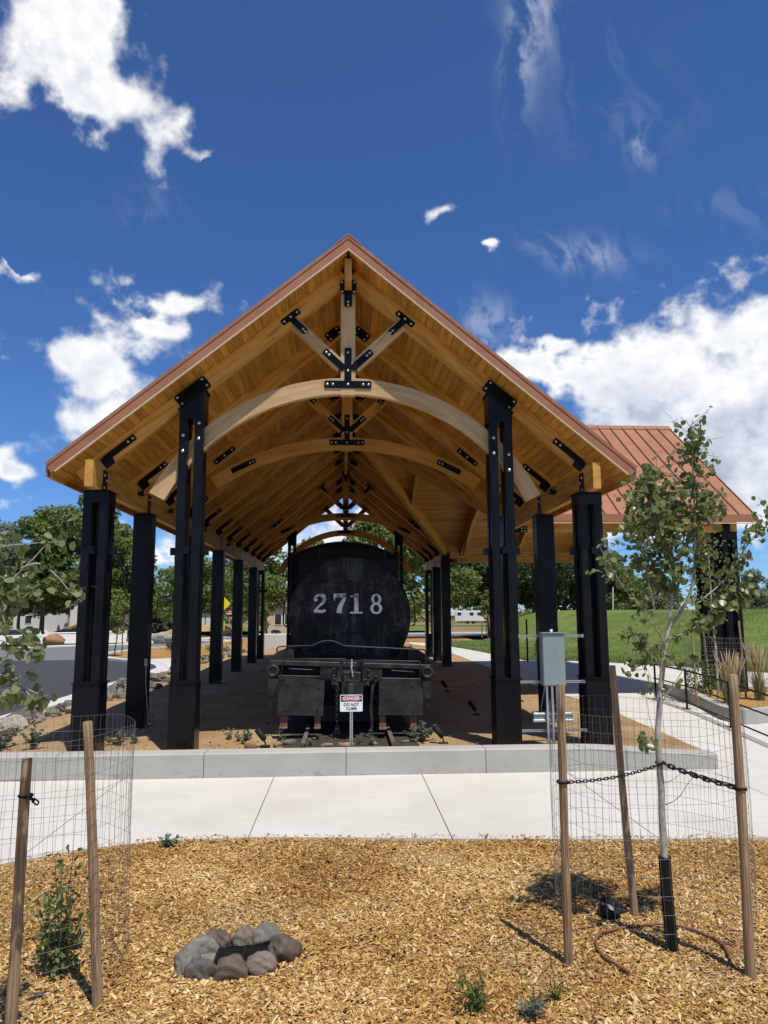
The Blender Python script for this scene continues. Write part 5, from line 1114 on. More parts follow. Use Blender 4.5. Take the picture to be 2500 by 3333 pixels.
def hang_leaves(tree, branches, n, spread, smin, smax, seed, nobj, mat='aspen_leaf', pale=.12):
    """branches: (polyline, weight, spread factor); leaves dangle from twigs around them"""
    R = np.random.RandomState(seed); W_ = np.array([b[1] for b in branches]); W_ = W_/W_.sum(); pos = []; tw = MB()
    cnt = 0
    while cnt < n:
        bi = R.choice(len(branches), p=W_); P = np.asarray(branches[bi][0]); sp_f = branches[bi][2]
        t = R.uniform(.15, 1.)**.8*(len(P)-1); i = int(min(t, len(P)-2)); base = P[i]+(P[i+1]-P[i])*(t-i)
        d = R.normal(size=3)*np.array([1, 1, .55])+V(0, 0, .35); d = d/np.linalg.norm(d); L = abs(R.normal(.6, .35))*spread*sp_f+.02
        tip = base+d*L
        if L > .06: tw.tube([base, (base+tip)/2+R.normal(size=3)*.006, tip], [.0022, .0017, .0012], 4, caps=False)
        for _ in range(R.randint(2, 6)):
            pos.append(base+(tip-base)*R.uniform(.35, 1.05)+R.normal(size=3)*.018); cnt += 1
    pos = np.array(pos)[:n]; sz = R.uniform(smin, smax, n)
    nr = R.normal(size=(n, 3))*np.array([1, 1, .7])+np.array([.15, -.35, .45]); nr /= np.linalg.norm(nr, axis=1)[:, None]
    tp = R.normal(size=(n, 3))*.55+np.array([0, 0, -.75]); tp -= nr*(tp*nr).sum(1)[:, None]; tp /= np.linalg.norm(tp, axis=1)[:, None]
    P0 = np.asarray(WORLD[tree.name])
    order = np.argsort(pos[:, 1]-sz*8)
    for j in order[:nobj]:
        o = bpy.data.objects.new('leaf', LEAF_ME[3 if R.rand() < pale else R.randint(0, 3)]); COL.objects.link(o); o.parent = tree
        T = Vector(tp[j]); N_ = Vector(nr[j]); Sd = T.cross(N_).normalized(); M_ = Matrix((Sd, N_*-1, T*-1)).transposed().to_4x4()
        o.matrix_local = Matrix.Translation(Vector(pos[j]-P0)) @ M_ @ Matrix.Scale(sz[j], 4)
    rest = order[nobj:]
    if len(rest): leaves_obj('foliage', 'aspen', pos[rest], tp[rest], nr[rest], sz[rest], mat, tree, None, kind='stuff')
    tw.build('twigs', 'bark', tree, kind='stuff')
# young aspen in the cage
asp = thing('aspen_tree', (2.38, 5.54, -.2), 'young aspen tree with round leaves inside the right wire cage', 'tree')
tr = curve_pts([(2.385, 5.54, -.28), (2.365, 5.54, .15), (2.36, 5.54, .60), (2.37, 5.54, 1.13), (2.35, 5.54, 1.25), (2.39, 5.54, 1.57), (2.43, 5.54, 1.81), (2.455, 5.54, 2.05), (2.51, 5.54, 2.18)], 24, .002)
m = MB(); m.tube(tr, list(np.linspace(.034, .027, 10))+list(np.linspace(.026, .018, 14)), 14); m.build('trunk', 'aspen_bark', asp)
m = MB(); n = 28; cg = [(.045 if k % 2 else .040) for k in range(n)]
for z0, z1 in ((-.24, .155), (.165, .46)):
    tt = [np.array([np.interp(z, [p[2] for p in tr], [p[i] for p in tr]) for i in (0, 1)]) for z in (z0, z1)]
    vs = [(tt[j][0]+cg[k]*math.cos(2*PI*k/n), tt[j][1]+cg[k]*math.sin(2*PI*k/n), (z0, z1)[j]) for j in (0, 1) for k in range(n)]; m.add(vs, [(k, (k+1) % n, n+(k+1) % n, n+k) for k in range(n)])
m.build('trunk_guard', 'plastic_black', asp)
BR = [([(2.51, 5.54, 2.17), (2.53, 5.54, 2.33), (2.58, 5.56, 2.52), (2.60, 5.60, 2.75), (2.56, 5.60, 3.1), (2.50, 5.58, 3.45)], 9, 1.15, .016),
      ([(2.51, 5.54, 2.17), (2.62, 5.50, 2.28), (2.70, 5.47, 2.50), (2.73, 5.48, 2.80), (2.76, 5.50, 3.2), (2.78, 5.52, 3.80)], 9, .95, .017),
      ([(2.58, 5.55, 2.52), (2.47, 5.50, 2.8), (2.40, 5.48, 3.1), (2.36, 5.50, 3.38)], 8, 1.0, .009),
      ([(2.455, 5.54, 2.05), (2.38, 5.50, 2.16), (2.28, 5.45, 2.28), (2.17, 5.42, 2.38), (2.05, 5.40, 2.55), (1.93, 5.40, 2.78)], 2.4, .6, .008),
      ([(2.38, 5.5, 2.3), (2.32, 5.48, 2.6), (2.28, 5.48, 2.9), (2.24, 5.50, 3.12)], 6.5, 1.0, .007),
      ([(2.66, 5.48, 2.33), (2.74, 5.45, 2.36), (2.84, 5.42, 2.46), (2.97, 5.40, 2.60), (3.12, 5.40, 2.82), (3.36, 5.40, 3.08)], 3.5, .65, .009),
      ([(2.46, 5.54, 2.06), (2.62, 5.46, 2.13), (2.78, 5.40, 2.24), (2.92, 5.38, 2.34), (3.06, 5.36, 2.44)], 6, .8, .008),
      ([(2.73, 5.48, 2.8), (2.84, 5.46, 3.0), (2.92, 5.46, 3.18)], 3.0, .75, .006), ([(2.60, 5.6, 2.75), (2.62, 5.72, 2.95), (2.60, 5.8, 3.2)], 5, 1.0, .007), ([(2.53, 5.54, 2.33), (2.5, 5.70, 2.55), (2.42, 5.80, 2.8)], 5, 1.0, .007),
      ([(2.43, 5.54, 1.82), (2.33, 5.50, 1.98), (2.24, 5.48, 2.1), (2.14, 5.46, 2.14)], 1.6, .6, .006), ([(2.39, 5.54, 1.57), (2.31, 5.50, 1.74), (2.24, 5.47, 1.9), (2.16, 5.45, 1.93)], 1.0, .5, .006), ([(2.39, 5.54, 1.57), (2.48, 5.5, 1.70), (2.56, 5.47, 1.84), (2.60, 5.45, 1.95)], .25, .4, .006),
      ([(2.36, 5.54, 1.22), (2.28, 5.50, 1.28), (2.22, 5.48, 1.34), (2.16, 5.47, 1.30)], .45, .35, .0045), ([(2.36, 5.54, .98), (2.45, 5.5, 1.02), (2.55, 5.47, 1.12)], .02, .3, .004), ([(2.36, 5.54, .82), (2.46, 5.5, .86), (2.55, 5.47, 1.0), (2.72, 5.44, 1.25)], .02, .3, .0045), ([(2.35, 5.54, 1.3), (2.29, 5.51, 1.5), (2.27, 5.5, 1.75)], .1, .3, .004)]
for pts, w, sf, r0 in BR:
    cp = curve_pts(pts, 14, .004); m = MB(); m.tube(cp, list(np.linspace(r0*.85, r0*.22, len(cp))), 8); m.build('branch', 'aspen_bark', asp)
hang_leaves(asp, [(curve_pts(p, 10), w, sf) for p, w, sf, r in BR], 2700, .22, .032, .053, 5, 296)
# aspen at the left edge: only its outer branches reach the picture
asl = thing('aspen_tree', (-3.05, 4.4, -.2), 'aspen tree with pale leaves reaching in at the left picture edge', 'tree')
m = MB(); m.tube(curve_pts([(-3.05, 4.4, -.3), (-3.02, 4.4, 1.0), (-2.98, 4.38, 2.0), (-2.9, 4.35, 3.2)], 14, .004), list(np.linspace(.045, .02, 14)), 12); m.build('trunk', 'aspen_bark', asl)
BL = [([(-2.98, 4.38, 2.0), (-2.4, 4.28, 2.15), (-2.02, 4.2, 2.40), (-1.92, 4.2, 2.55), (-1.81, 4.2, 2.65), (-1.77, 4.2, 2.70)], 5, .8, .010),
      ([(-2.95, 4.37, 2.4), (-2.4, 4.25, 2.62), (-2.04, 4.2, 2.69), (-1.86, 4.2, 2.70), (-1.70, 4.2, 2.71)], 2.5, .5, .008),
      ([(-1.92, 4.2, 2.55), (-1.80, 4.18, 2.60), (-1.67, 4.18, 2.48), (-1.60, 4.18, 2.40), (-1.55, 4.18, 2.36)], 2.2, .45, .005),
      ([(-3.0, 4.4, 1.5), (-2.4, 4.25, 1.62), (-1.98, 4.2, 1.83), (-1.88, 4.2, 1.90), (-1.82, 4.2, 1.93), (-1.76, 4.2, 1.84)], 3, .6, .008),
      ([(-2.5, 4.3, 1.9), (-1.99, 4.2, 1.97), (-1.90, 4.2, 1.94), (-1.84, 4.2, 1.87), (-1.75, 4.2, 1.76)], 3.2, .6, .007),
      ([(-2.3, 4.25, 2.2), (-2.02, 4.2, 2.37), (-1.97, 4.2, 2.2), (-1.95, 4.2, 2.02)], 3.2, .8, .006), ([(-2.3, 4.25, 2.15), (-1.97, 4.2, 2.24), (-1.86, 4.2, 2.18), (-1.78, 4.2, 2.10), (-1.76, 4.2, 2.05)], 1.6, .45, .005),
      ([(-2.4, 4.25, 2.3), (-2.15, 4.2, 2.35), (-1.95, 4.2, 2.42), (-1.84, 4.2, 2.40)], 4.5, .8, .006), ([(-2.6, 4.3, 2.3), (-2.25, 4.25, 2.5), (-2.0, 4.22, 2.5)], 3, .8, .006)]
for pts, w, sf, r0 in BL:
    cp = curve_pts(pts, 14, .004); m = MB(); m.tube(cp, list(np.linspace(r0, r0*.3, len(cp))), 8); m.build('branch', 'aspen_bark', asl)
BLX = [([(-2.95, 4.37, 2.2), (-3.3, 4.5, 2.6), (-3.6, 4.6, 2.9)], 3, 1.2, .008), ([(-2.9, 4.35, 2.8), (-2.7, 4.5, 3.2), (-2.6, 4.6, 3.5)], 3, 1.2, .008)]
for pts, w, sf, r0 in BLX:
    m = MB(); m.tube(curve_pts(pts, 10, .004), list(np.linspace(r0, r0*.3, 10)), 6); m.build('branch', 'aspen_bark', asl)
hang_leaves(asl, [(curve_pts(p, 10)[0 if p[-1][0] < -2.5 else 3:], w, sf) for p, w, sf, r in BL+BLX], 620, .18, .034, .054, 21, 296, 'pale_leaf', .5)
# leafy shrub in the left cage
shr = thing('shrub', (-2.03, 5.47, -.2), 'leafy green shrub inside the left wire cage', 'shrub')
R_ = np.random.RandomState(8); m = MB(); tips = []
for k in range(24):
    a = R_.uniform(0, 6.28); h = R_.uniform(.22, .62) if k > 2 else R_.uniform(.70, .84); r = R_.uniform(.05, .28)*(1.1-.7*h); p = curve_pts([(-2.03, 5.47, -.22), (-2.03+r*.4*math.cos(a), 5.47+r*.4*math.sin(a), -.2+h*.5), (-2.03+r*math.cos(a), 5.47+r*math.sin(a), -.2+h)], 7, .006); m.tube(p, list(np.linspace(.007, .002, 7)), 5); tips += p[2:]
m.build('stems', 'bark', shr, kind='stuff'); tips = np.array(tips); n = 640; pos = tips[R_.randint(0, len(tips), n)]+R_.normal(size=(n, 3))*.045; ok = pos[:, 2] > -.14; pos = pos[ok]; n = len(pos)
nr = rdir(n, R_)+np.array([0, -.3, .7]); leaves_obj('foliage', 'oval', pos, rdir(n, R_)+np.array([0, 0, .2]), nr, R_.uniform(.03, .055, n), 'shrub_leaf', shr, None, kind='stuff')
# weeds
def weed(name, x, y, z, h, r, n, mat, lab, cat='weed', kind='blade', ls=(.05, .11), grp=None, seed=0, stems=9):
    R = np.random.RandomState(seed+int(abs(x*100))); t = thing(name, (x, y, z), lab, cat, grp); m = MB(); tp = []
    for k in range(stems):
        a = R.uniform(0, 6.28); hh = h*R.uniform(.45, 1.); rr_ = r*R.uniform(.15, 1.)
        p = curve_pts([(x, y, z-.02), (x+rr_*.4*math.cos(a), y+rr_*.4*math.sin(a), z+hh*.5), (x+rr_*math.cos(a), y+rr_*math.sin(a), z+hh)], 6, .003); m.tube(p, list(np.linspace(.0035, .001, 6)), 4, caps=False); tp += p[1:]
    m.build('stems', mat, t, kind='stuff'); tp = np.array(tp); pos = tp[R.randint(0, len(tp), n)]+R.normal(size=(n, 3))*.008
    d = rdir(n, R)*np.array([1, 1, .5])+np.array([0, 0, .45]); leaves_obj('foliage', kind, pos, d, rdir(n, R)+np.array([0, 0, .6]), R.uniform(ls[0], ls[1], n), mat, t, None, kind='stuff')
mz = lambda x, y: float(mulch_z(x, y))
weed('weed', .78, 4.84, mz(.78, 4.84), .24, .13, 130, 'shrub_leaf', 'spiky green weed growing in the mulch, left of the bottom three', ls=(.05, .10), stems=12)
weed('weed', 1.10, 4.72, mz(1.1, 4.72), .13, .11, 90, 'sage_leaf', 'grey green weed at the bottom edge of the mulch', ls=(.05, .11)); weed('weed', 1.32, 4.90, mz(1.32, 4.9), .12, .07, 60, 'shrub_leaf', 'small dark weed right of the bottom three', ls=(.03, .08))
weed('weed', -1.94, 8.22, mz(-1.94, 8.2), .11, .13, 130, 'sage_leaf', 'low grey green weed at the mulch edge by the sidewalk', ls=(.03, .06), kind='oval'); weed('weed', 2.45, 5.80, mz(2.45, 5.8), .06, .04, 20, 'shrub_leaf', 'tiny green sprout inside the hose loop', ls=(.02, .05))
for (x, y, h, dx, wl) in ((1.32, 4.92, .42, -.04, 'tallest, by the small dark weed'), (1.09, 4.76, .40, -.07, 'rising from the grey green weed'), (.86, 4.92, .33, -.05, 'leaning, by the spiky green weed'), (1.29, 4.95, .36, .03, 'beside the tallest stalk')):
    m = MB(); p = curve_pts([(x, y, mz(x, y)-.02), (x+dx*.4, y, mz(x, y)+h*.5), (x+dx, y+.02, mz(x, y)+h)], 8, .003); m.tube(p, list(np.linspace(.003, .0012, 8)), 4)
    for k in range(4): m.tube([p[4+k//2], p[4+k//2]+V(rnd.uniform(-.04, .04), .01, rnd.uniform(.05, .10))], .001, 3)
    m.build('dry_stalk', 'bark', label='thin dry brown stalk, '+wl, cat='weed', group='dry stalks in the mulch')
dz = lambda x, y: float(dirt_z(np.array(x), np.array(y)))
for i, (x, y, h, r, n, lab) in enumerate(((1.32, 13.0, .34, .34, 420, 'large grey sage clump right of the rails'), (-1.75, 13.0, .26, .15, 150, 'grey sage plant left of the rails by the spotlight'), (-5.9, 12.9, .42, .42, 420, 'big sage clump at the left end of the wall'), (-5.35, 12.9, .36, .34, 320, 'sage clump second from the left wall end'), (-6.5, 13.2, .40, .40, 330, 'sage clump at the left picture edge behind the wall'),
                               (-4.05, 13.2, .22, .22, 150, 'low sage plant beside the second left column'), (-3.75, 13.3, .24, .16, 120, 'small sage plant left of the inner column'), (-2.15, 13.5, .20, .12, 70, 'small grey weed right of the inner left column'), (-1.95, 13.35, .16, .10, 60, 'smaller grey weed beside the inner left column'), (-1.85, 13.1, .10, .07, 30, 'tiny sprout on the sunlit dirt'), (-.62, 12.75, .20, .09, 60, 'thin sage sprig left of the left rail'), (.42, 12.75, .20, .07, 50, 'sage sprig right of the sign post'), (.20, 12.8, .16, .08, 40, 'sage sprig close to the sign post'), (-1.15, 13.0, .22, .10, 70, 'sage sprig among the pale stones'), (-7.2, 21.5, .5, .4, 200, 'dry bunch of grass among the bank rocks'))):
    weed('sage_plant', x, y, dz(x, y), h, r, int(n*2.2) if n > 140 else n, 'sage_leaf' if i != 14 else 'grass_straw', lab, 'plant', 'oval', (.028, .058), 'sage plants on the dirt', i, 14 if n > 150 else 6)
for i, (x, y, s_) in enumerate(((-1.02, 12.95, (.16, .10, .07)), (-1.20, 12.85, (.10, .08, .06)), (-1.65, 12.6, (.14, .10, .10)), (-.35, 12.72, (.13, .06, .05)), (.02, 12.7, (.18, .07, .05)), (.46, 12.82, (.08, .05, .04)), (1.02, 12.9, (.10, .04, .04)), (-.12, 12.72, (.06, .05, .05)))):
    link('stone', rock_mesh('stone', s_, 300+i, 'brown_boulder' if i % 3 else 'lava_rock', 2, 9, .04), None, (x, y, dz(x, y)+s_[2]*.5), ('long pale stone left of the left rail', 'small stone beside the long pale one', 'tan stone by the left spotlight', 'flat stone just inside the left rail', 'flat stone at the foot of the sign post', 'small stone right of the sign post', 'thin stone outside the right rail', 'pebble left of the sign post')[i], 'stone', 'stones at the track end')
# ------------------------------------------------------------------ planter, handrail and planting on the right
pz = lambda y: float(ramp_z(0, y))
plt_ = thing('planter_kerb', (8.3, 15.5, -.1), 'low curved concrete planter kerb by the handrail', 'planter')
pp_ = [(8.75, 19.6), (8.60, 18.2), (8.35, 16.9), (8.10, 15.7), (7.98, 15.1), (8.02, 14.75), (8.25, 14.60), (8.7, 14.78), (9.4, 15.15), (10.6, 15.75), (12.2, 16.3), (14.5, 16.8)]
pc = np.array([p[:2] for p in curve_pts([(a, b, 0) for a, b in pp_], 40)])
T_ = np.gradient(pc, axis=0); T_ /= np.linalg.norm(T_, axis=1)[:, None]; N2 = np.stack([-T_[:, 1], T_[:, 0]], 1)*.20
m = MB(); vs = []
for i in range(40):
    zt_ = .24+.05*float(sst(14.5, 18, pc[i, 1])); o_ = pc[i]; q_ = pc[i]+N2[i]
    vs += [(*o_, -.4), (*o_, zt_), (*q_, zt_), (*q_, -.4)]
m.add(vs, [(i*4+e, (i+1)*4+e, (i+1)*4+(e+1) % 4, i*4+(e+1) % 4) for i in range(39) for e in range(4)]+[(0, 1, 2, 3), (156, 157, 158, 159)]); m.build('kerb', 'wall_concrete', plt_)
fillmesh('planter_mulch', [(p[0]+n_[0]*.8, p[1]+n_[1]*.8) for p, n_ in zip(pc, N2)]+[(14.5, 19.6)], .18, 'mulch_base', kind='structure')
def grass(x, y, z, h, r, lab, seed, n=170, plumes=40):
    R = np.random.RandomState(seed); t = thing('ornamental_grass', (x, y, z), lab, 'grass', 'feather grasses in the planter')
    for nm, cnt, mt, hh, w in (('blades', n, 'grass_green', .62, .008), ('plumes', plumes, 'grass_straw', 1., .018)):
        m = MB()
        for k in range(cnt):
            a = R.uniform(0, 6.28); rr_ = r*R.uniform(.2, 1.)*(1 if nm == 'blades' else .8); H = h*hh*R.uniform(.7, 1.05); b = V(x+R.normal()*.05, y+R.normal()*.05, z)
            p = curve_pts([b, b+V(rr_*.35*math.cos(a), rr_*.35*math.sin(a), H*.6), b+V(rr_*math.cos(a), rr_*math.sin(a), H*(1 if nm == 'plumes' else R.uniform(.6, .95)))], 7)
            m.tube(p, [w*.35]*4+([w*.3, w*.2, .001] if nm == 'blades' else [w*.5, w, .002]), 4, caps=False)
        m.build(nm, mt, t, kind='stuff')
grass(8.45, 15.55, .18, 1.22, .42, 'tall feather grass clump with straw plumes nearest the handrail', 1); grass(9.75, 16.7, .18, 1.30, .40, 'tall feather grass clump farther right in the planter', 2); grass(8.75, 16.25, .18, 1.0, .35, 'feather grass clump behind the nearest one', 3, 130, 26)
def bush(name, x, y, z, h, r, n, mat, lab, seed, ls=(.04, .08)):
    R = np.random.RandomState(seed); t = thing(name, (x, y, z), lab, 'shrub'); p = rdir(n, R)*np.cbrt(R.uniform(.15, 1, n))[:, None]*np.array([r, r, h/2])+np.array([x, y, z+h/2])
    m = MB()
    for k in range(8): m.tube([(x, y, z-.05), tuple(p[k*5]*.6+np.array([x, y, z])*.4), tuple(p[k*5])], [.012, .007, .003], 5)
    m.build('stems', 'bark', t, kind='stuff'); leaves_obj('foliage', 'oval', p, rdir(n, R), rdir(n, R)+np.array([0, -.2, .6]), R.uniform(ls[0], ls[1], n), mat, t, None, kind='stuff')
bush('shrub', 8.75, 17.5, .18, .95, .38, 620, 'shrub_leaf', 'dark rounded shrub in the planter beside the staked tree', 5)
for i, (x, y, xt, zt_) in enumerate(((8.13, 16.5, 8.10, 1.92), (8.98, 17.5, 8.88, 1.95), (9.65, 17.1, 9.60, 2.02))):
    stake(x, y, zt_, xt, y, .026, ('leftmost', 'middle', 'rightmost')[i]+' of three stakes around the planter tree', 'planter stakes', zb=.2)
cage(8.90, 17.0, .74, .62, .70, 1.72, .085, .115, 'wire cage around the young tree in the planter', 12, .0022)
yt_ = thing('young_tree', (8.9, 17.0, .18), 'slim caged young tree in the planter', 'tree'); m = MB(); m.tube(curve_pts([(8.9, 17., .1), (8.92, 17., 1.5), (8.88, 17., 3.0), (8.9, 17., 3.8)], 10, .01), list(np.linspace(.035, .012, 10)), 8); m.build('trunk', 'aspen_bark', yt_)
R_ = np.random.RandomState(77); n = 420; p = np.stack([8.9+R_.normal(size=n)*.35, 17+R_.normal(size=n)*.3, R_.uniform(2.3, 4.1, n)], 1); leaves_obj('crown', 'aspen', p, rdir(n, R_)+np.array([0, 0, -.6]), rdir(n, R_)+np.array([0, -.3, .3]), R_.uniform(.04, .06, n), 'aspen_leaf', yt_, None, kind='stuff')
hr = thing('handrail', (7.85, 14.5, -.1), 'black steel three bar handrail running down the walkway on the right', 'handrail')
hx = lambda y: 7.62+(y-11)*.055
for dzr, r in ((.88, .022), (.52, .018), (.14, .018)):
    m = MB(); m.tube([(hx(y), y, pz(y)+dzr) for y in np.linspace(9.2, 18.6, 14)]+([(hx(18.75), 18.78, pz(18)+dzr-.06)] if dzr > .8 else []), r, 8); m.build('rail', 'black_steel', hr)
for y in (9.3, 11.9, 14.5, 16.6, 18.5):
    m = MB(); m.box((hx(y), y, pz(y)+.43), (.04, .04, .90), cham=.004); m.box((hx(y), y, pz(y)+.008), (.13, .13, .016)); m.build('post', 'black_steel', hr, (hx(y), y, pz(y)))
# ------------------------------------------------------------------ trees beyond
def card_mesh(name, blobs_, n, size, mat, seed, flat=.0, droop=0.):
    R = np.random.RandomState(seed); B = np.array(blobs_, float); vol = (B[:, 3]*B[:, 4]*B[:, 5])**.72; bi = R.choice(len(B), n, p=vol/vol.sum())
    d = rdir(n, R); r = np.clip(1-np.abs(R.normal(0, .24, n)), .1, 1.1); d2 = d*r[:, None]
    p = B[bi, :3]+d2*B[bi, 3:6]
    cl = np.sin(p[:, 0]*2.1+seed)+np.sin(p[:, 1]*2.3+1.)+np.sin(p[:, 2]*2.7+2.); keep = cl+R.normal(0, .8, n) > -1.25; p, d = p[keep], d[keep]; n = len(p)
    nr = d*.6+rdir(n, R)*.7+np.array([0, 0, .35]); nr /= np.linalg.norm(nr, axis=1)[:, None]
    t = rdir(n, R)+np.array([0, 0, -droop]); t -= nr*(t*nr).sum(1)[:, None]; t /= np.linalg.norm(t, axis=1)[:, None]; s = np.cross(nr, t); sz = size*R.uniform(.55, 1.3, n)[:, None]
    v = np.stack([p-t*sz*.6, p+s*sz*.38+t*sz*.05, p+t*sz*.6, p-s*sz*.38-t*sz*.05], 1).reshape(-1, 3)
    return npmesh(name, v, np.arange(4*n).reshape(-1, 4), mat)
def lumps(R, n, cx_, z0, z1, w, seedshape=1.):
    out = []
    for k in range(n):
        t = (k+.5)/n; z = z0+(z1-z0)*t; ww = w*math.sin(PI*min(1, .22+.72*t))**.8; a = R.uniform(0, 6.28); rr_ = ww*R.uniform(.2, .75); s_ = w*R.uniform(.26, .46)*(1.12-.45*t)
        out.append((cx_+rr_*math.cos(a), rr_*math.sin(a), z, s_*1.15, s_*1.15, s_*.80))
    return out
TP = {}
def tree_proto(key, h, w, z0, nb, n, size, mat, seed, trunk=.35, bark='bark'):
    R = random.Random(seed); bl = lumps(R, nb, 0, z0+(h-z0)*.10, h*.90, w); cm = card_mesh('crown', bl, n, size, mat, seed)
    m = MB(); m.tube(curve_pts([(0, 0, -.5), (.1, .1, z0*.6), (.2, -.1, z0+(h-z0)*.35), (0, 0, h*.8)], 10, .05, R), list(np.linspace(trunk, trunk*.2, 10)), 8)
    for b in bl[::2]: m.tube(curve_pts([(0.1, 0, max(z0*.8, b[2]-w*.7)), ((b[0])*.5, b[1]*.5, b[2]-w*.25), b[:3]], 6, .04, R), list(np.linspace(trunk*.35, .03, 6)), 5, caps=False)
    P = np.zeros(3); me = bpy.data.meshes.new('trunk'); me.from_pydata([list(map(float, v)) for v in m.v], [], m.f); me.materials.append(MATS[bark]); me.polygons.foreach_set('use_smooth', [True]*len(me.polygons)); me.update(); TP[key] = (cm, me, h, w)
tree_proto('mid', 18, 6.2, 3.2, 22, 11000, .52, 'crown_mid', 1); tree_proto('mid2', 15, 6.0, 2.5, 18, 9500, .50, 'crown_mid', 2); tree_proto('grey', 14, 5.5, 2.0, 18, 9500, .46, 'crown_grey', 3)
tree_proto('light', 11, 4.6, 3.2, 16, 9000, .36, 'crown_light', 4); tree_proto('dark', 12, 6.0, 4.0, 18, 10000, .44, 'crown_dark', 5); tree_proto('young', 4.2, .95, 1.3, 10, 900, .17, 'crown_light', 6, .05, 'bark'); tree_proto('yellow', 4.4, .8, 1.2, 10, 800, .17, 'yellow_leaf', 7, .05, 'bark')
def conifer_proto(key, h, w, seed, layers=16):
    R = np.random.RandomState(seed); bl = []
    for k in range(layers):
        t = k/(layers-1); z = h*(.06+.90*t); r = w*(1-t)**.85+.15
        for j in range(max(3, int(9*(1-t)))): a = R.uniform(0, 6.28); bl.append((r*.62*math.cos(a), r*.62*math.sin(a), z-.18*r, r*.48, r*.48, .28+.10*r))
    cm = card_mesh('crown', bl, 9000, .40, 'crown_conifer', seed, droop=.8); me = bpy.data.meshes.new('trunk'); m = MB(); m.tube([(0, 0, -.5), (0, 0, h*.95)], [.28, .03], 8); me.from_pydata([list(map(float, v)) for v in m.v], [], m.f); me.materials.append(MATS['bark']); me.update(); TP[key] = (cm, me, h, w)
conifer_proto('fir', 10, 3.0, 31); conifer_proto('cedar', 9.5, 4.0, 32, 9)
def tree(key, x, y, h, lab, grp=None, wk=None, rz=None, name=None, z=None):
    cm, tm, h0, w0 = TP[key]; z = float(ground_z(x, y)) if z is None else z
    t = thing(name or ('conifer_tree' if key in ('fir', 'cedar') else 'tree'), (x, y, z), lab, 'tree', grp); s_ = (h-z)/h0; t.scale = ((wk or s_), (wk or s_), s_); t.rotation_euler = (0, 0, rnd.uniform(0, 6.28) if rz is None else rz)
    for n_, me in (('crown', cm), ('trunk', tm)): o = bpy.data.objects.new(n_, me); COL.objects.link(o); o.parent = t
    return t
BT = [('grey', -46.5, 96, 16., 'grey green tree at the far left edge beyond the drive'), ('mid2', -54, 92, 15., 'broad green tree left of the picture beyond the drive'), ('mid', -41.5, 101, 18.2, 'tall green tree behind the pale aspen leaves'), ('mid', -34.5, 100, 20.0, 'tallest green tree beyond the drive, behind the outer left column'), ('mid2', -29.8, 98, 13., 'green tree with drooping limbs between the two left columns'),
      ('dark', -52, 118, 9.5, 'dark tree far left behind the playground'), ('dark', -44, 122, 8.5, 'dark low tree behind the tall green ones'), ('light', -35.5, 112, 6.6, 'small bushy tree in front of the white house'),
      ('fir', -29.6, 112, 9.0, 'dark fir tree right of the second left column'), ('cedar', -26.2, 113, 9.4, 'dark spreading cedar beside the fir'), ('mid', -19.5, 92, 11.0, 'green tree behind the inner left column'), ('mid2', -14.5, 98, 11.2, 'green tree between the middle left columns'), ('light', -9.0, 82, 11.5, 'light green tree left of the locomotive'), ('mid2', -5., 100, 13., 'green tree behind the locomotive cab'),
      ('mid', 3.6, 62, 13.2, 'large green tree seen through the far arch'), ('light', 9.2, 72, 10.2, 'light green tree right of the locomotive'), ('dark', 15.5, 76, 12., 'dark shady tree under the wing beam, left one'), ('dark', 21.5, 80, 12.6, 'dark shady tree under the wing beam, middle one'), ('dark', 27.5, 88, 12., 'dark shady tree under the wing beam, right one'), ('mid2', 33.6, 96, 12.6, 'green tree rising right of the outer column'), ('light', 33., 84, 8.2, 'yellow green bush behind the young aspen'),
      ('mid2', 44, 112, 9.2, 'green tree on the horizon behind the aspen'), ('grey', 52, 116, 9.2, 'grey green tree on the horizon right of the aspen'), ('mid', 62, 118, 9.6, 'green tree at the right picture edge on the horizon'), ('grey', 71, 120, 9.6, 'grey green tree beyond the right picture edge'), ('mid2', -24, 124, 10., 'green tree behind the conifers'), ('dark', 5, 112, 9.5, 'dark tree behind the far end of the shelter'), ('dark', -38, 126, 9., 'dark tree behind the white house')]
for i, (k, x, y, h, lab) in enumerate(BT): tree(k, x, y, h, lab, 'trees beyond the park')
FW = []
R_ = random.Random(12)
for k in range(70): a = k/69; x = -190+380*a+R_.uniform(-3, 3); s_ = R_.uniform(3.2, 6.); FW.append((x, 205+R_.uniform(-12, 25), s_*.6-1, s_*1.3, s_, s_*R_.uniform(.8, 1.2)))
link('far_wood', card_mesh('far_wood', FW, 26000, 1.0, 'crown_mid', 77), kind='stuff', label='far line of green trees along the horizon', cat='wood')
for i, (k, x, y, h, lab) in enumerate((('young', -14.4, 46, 3.6, 'staked young tree on the mulch island, left'), ('young', -9.2, 62, 4., 'staked young tree left of the far columns'), ('young', -6.6, 56, 4., 'staked young tree beside the tender'), ('yellow', 11.2, 56, 4.3, 'yellow green young tree right of the inner right column'), ('young', -22.5, 78, 4., 'young tree by the far plaza'), ('young', -27.5, 84, 3.8, 'young tree near the far barrier'), ('young', -20, 88, 4.2, 'young tree in front of the fir'))):
    tree(k, x, y, h, lab, name='young_tree', z=-.4 if x < 0 else .35)
    for s in (-1, 1): stake(x+s*.45, y+.1, 1.4+.1*s, x+s*.42, y+.1, .04, 'thin stake beside the '+lab.replace('staked ', '')+(', left one' if s < 0 else ', right one'), zb=-.4 if x < 0 else .35)
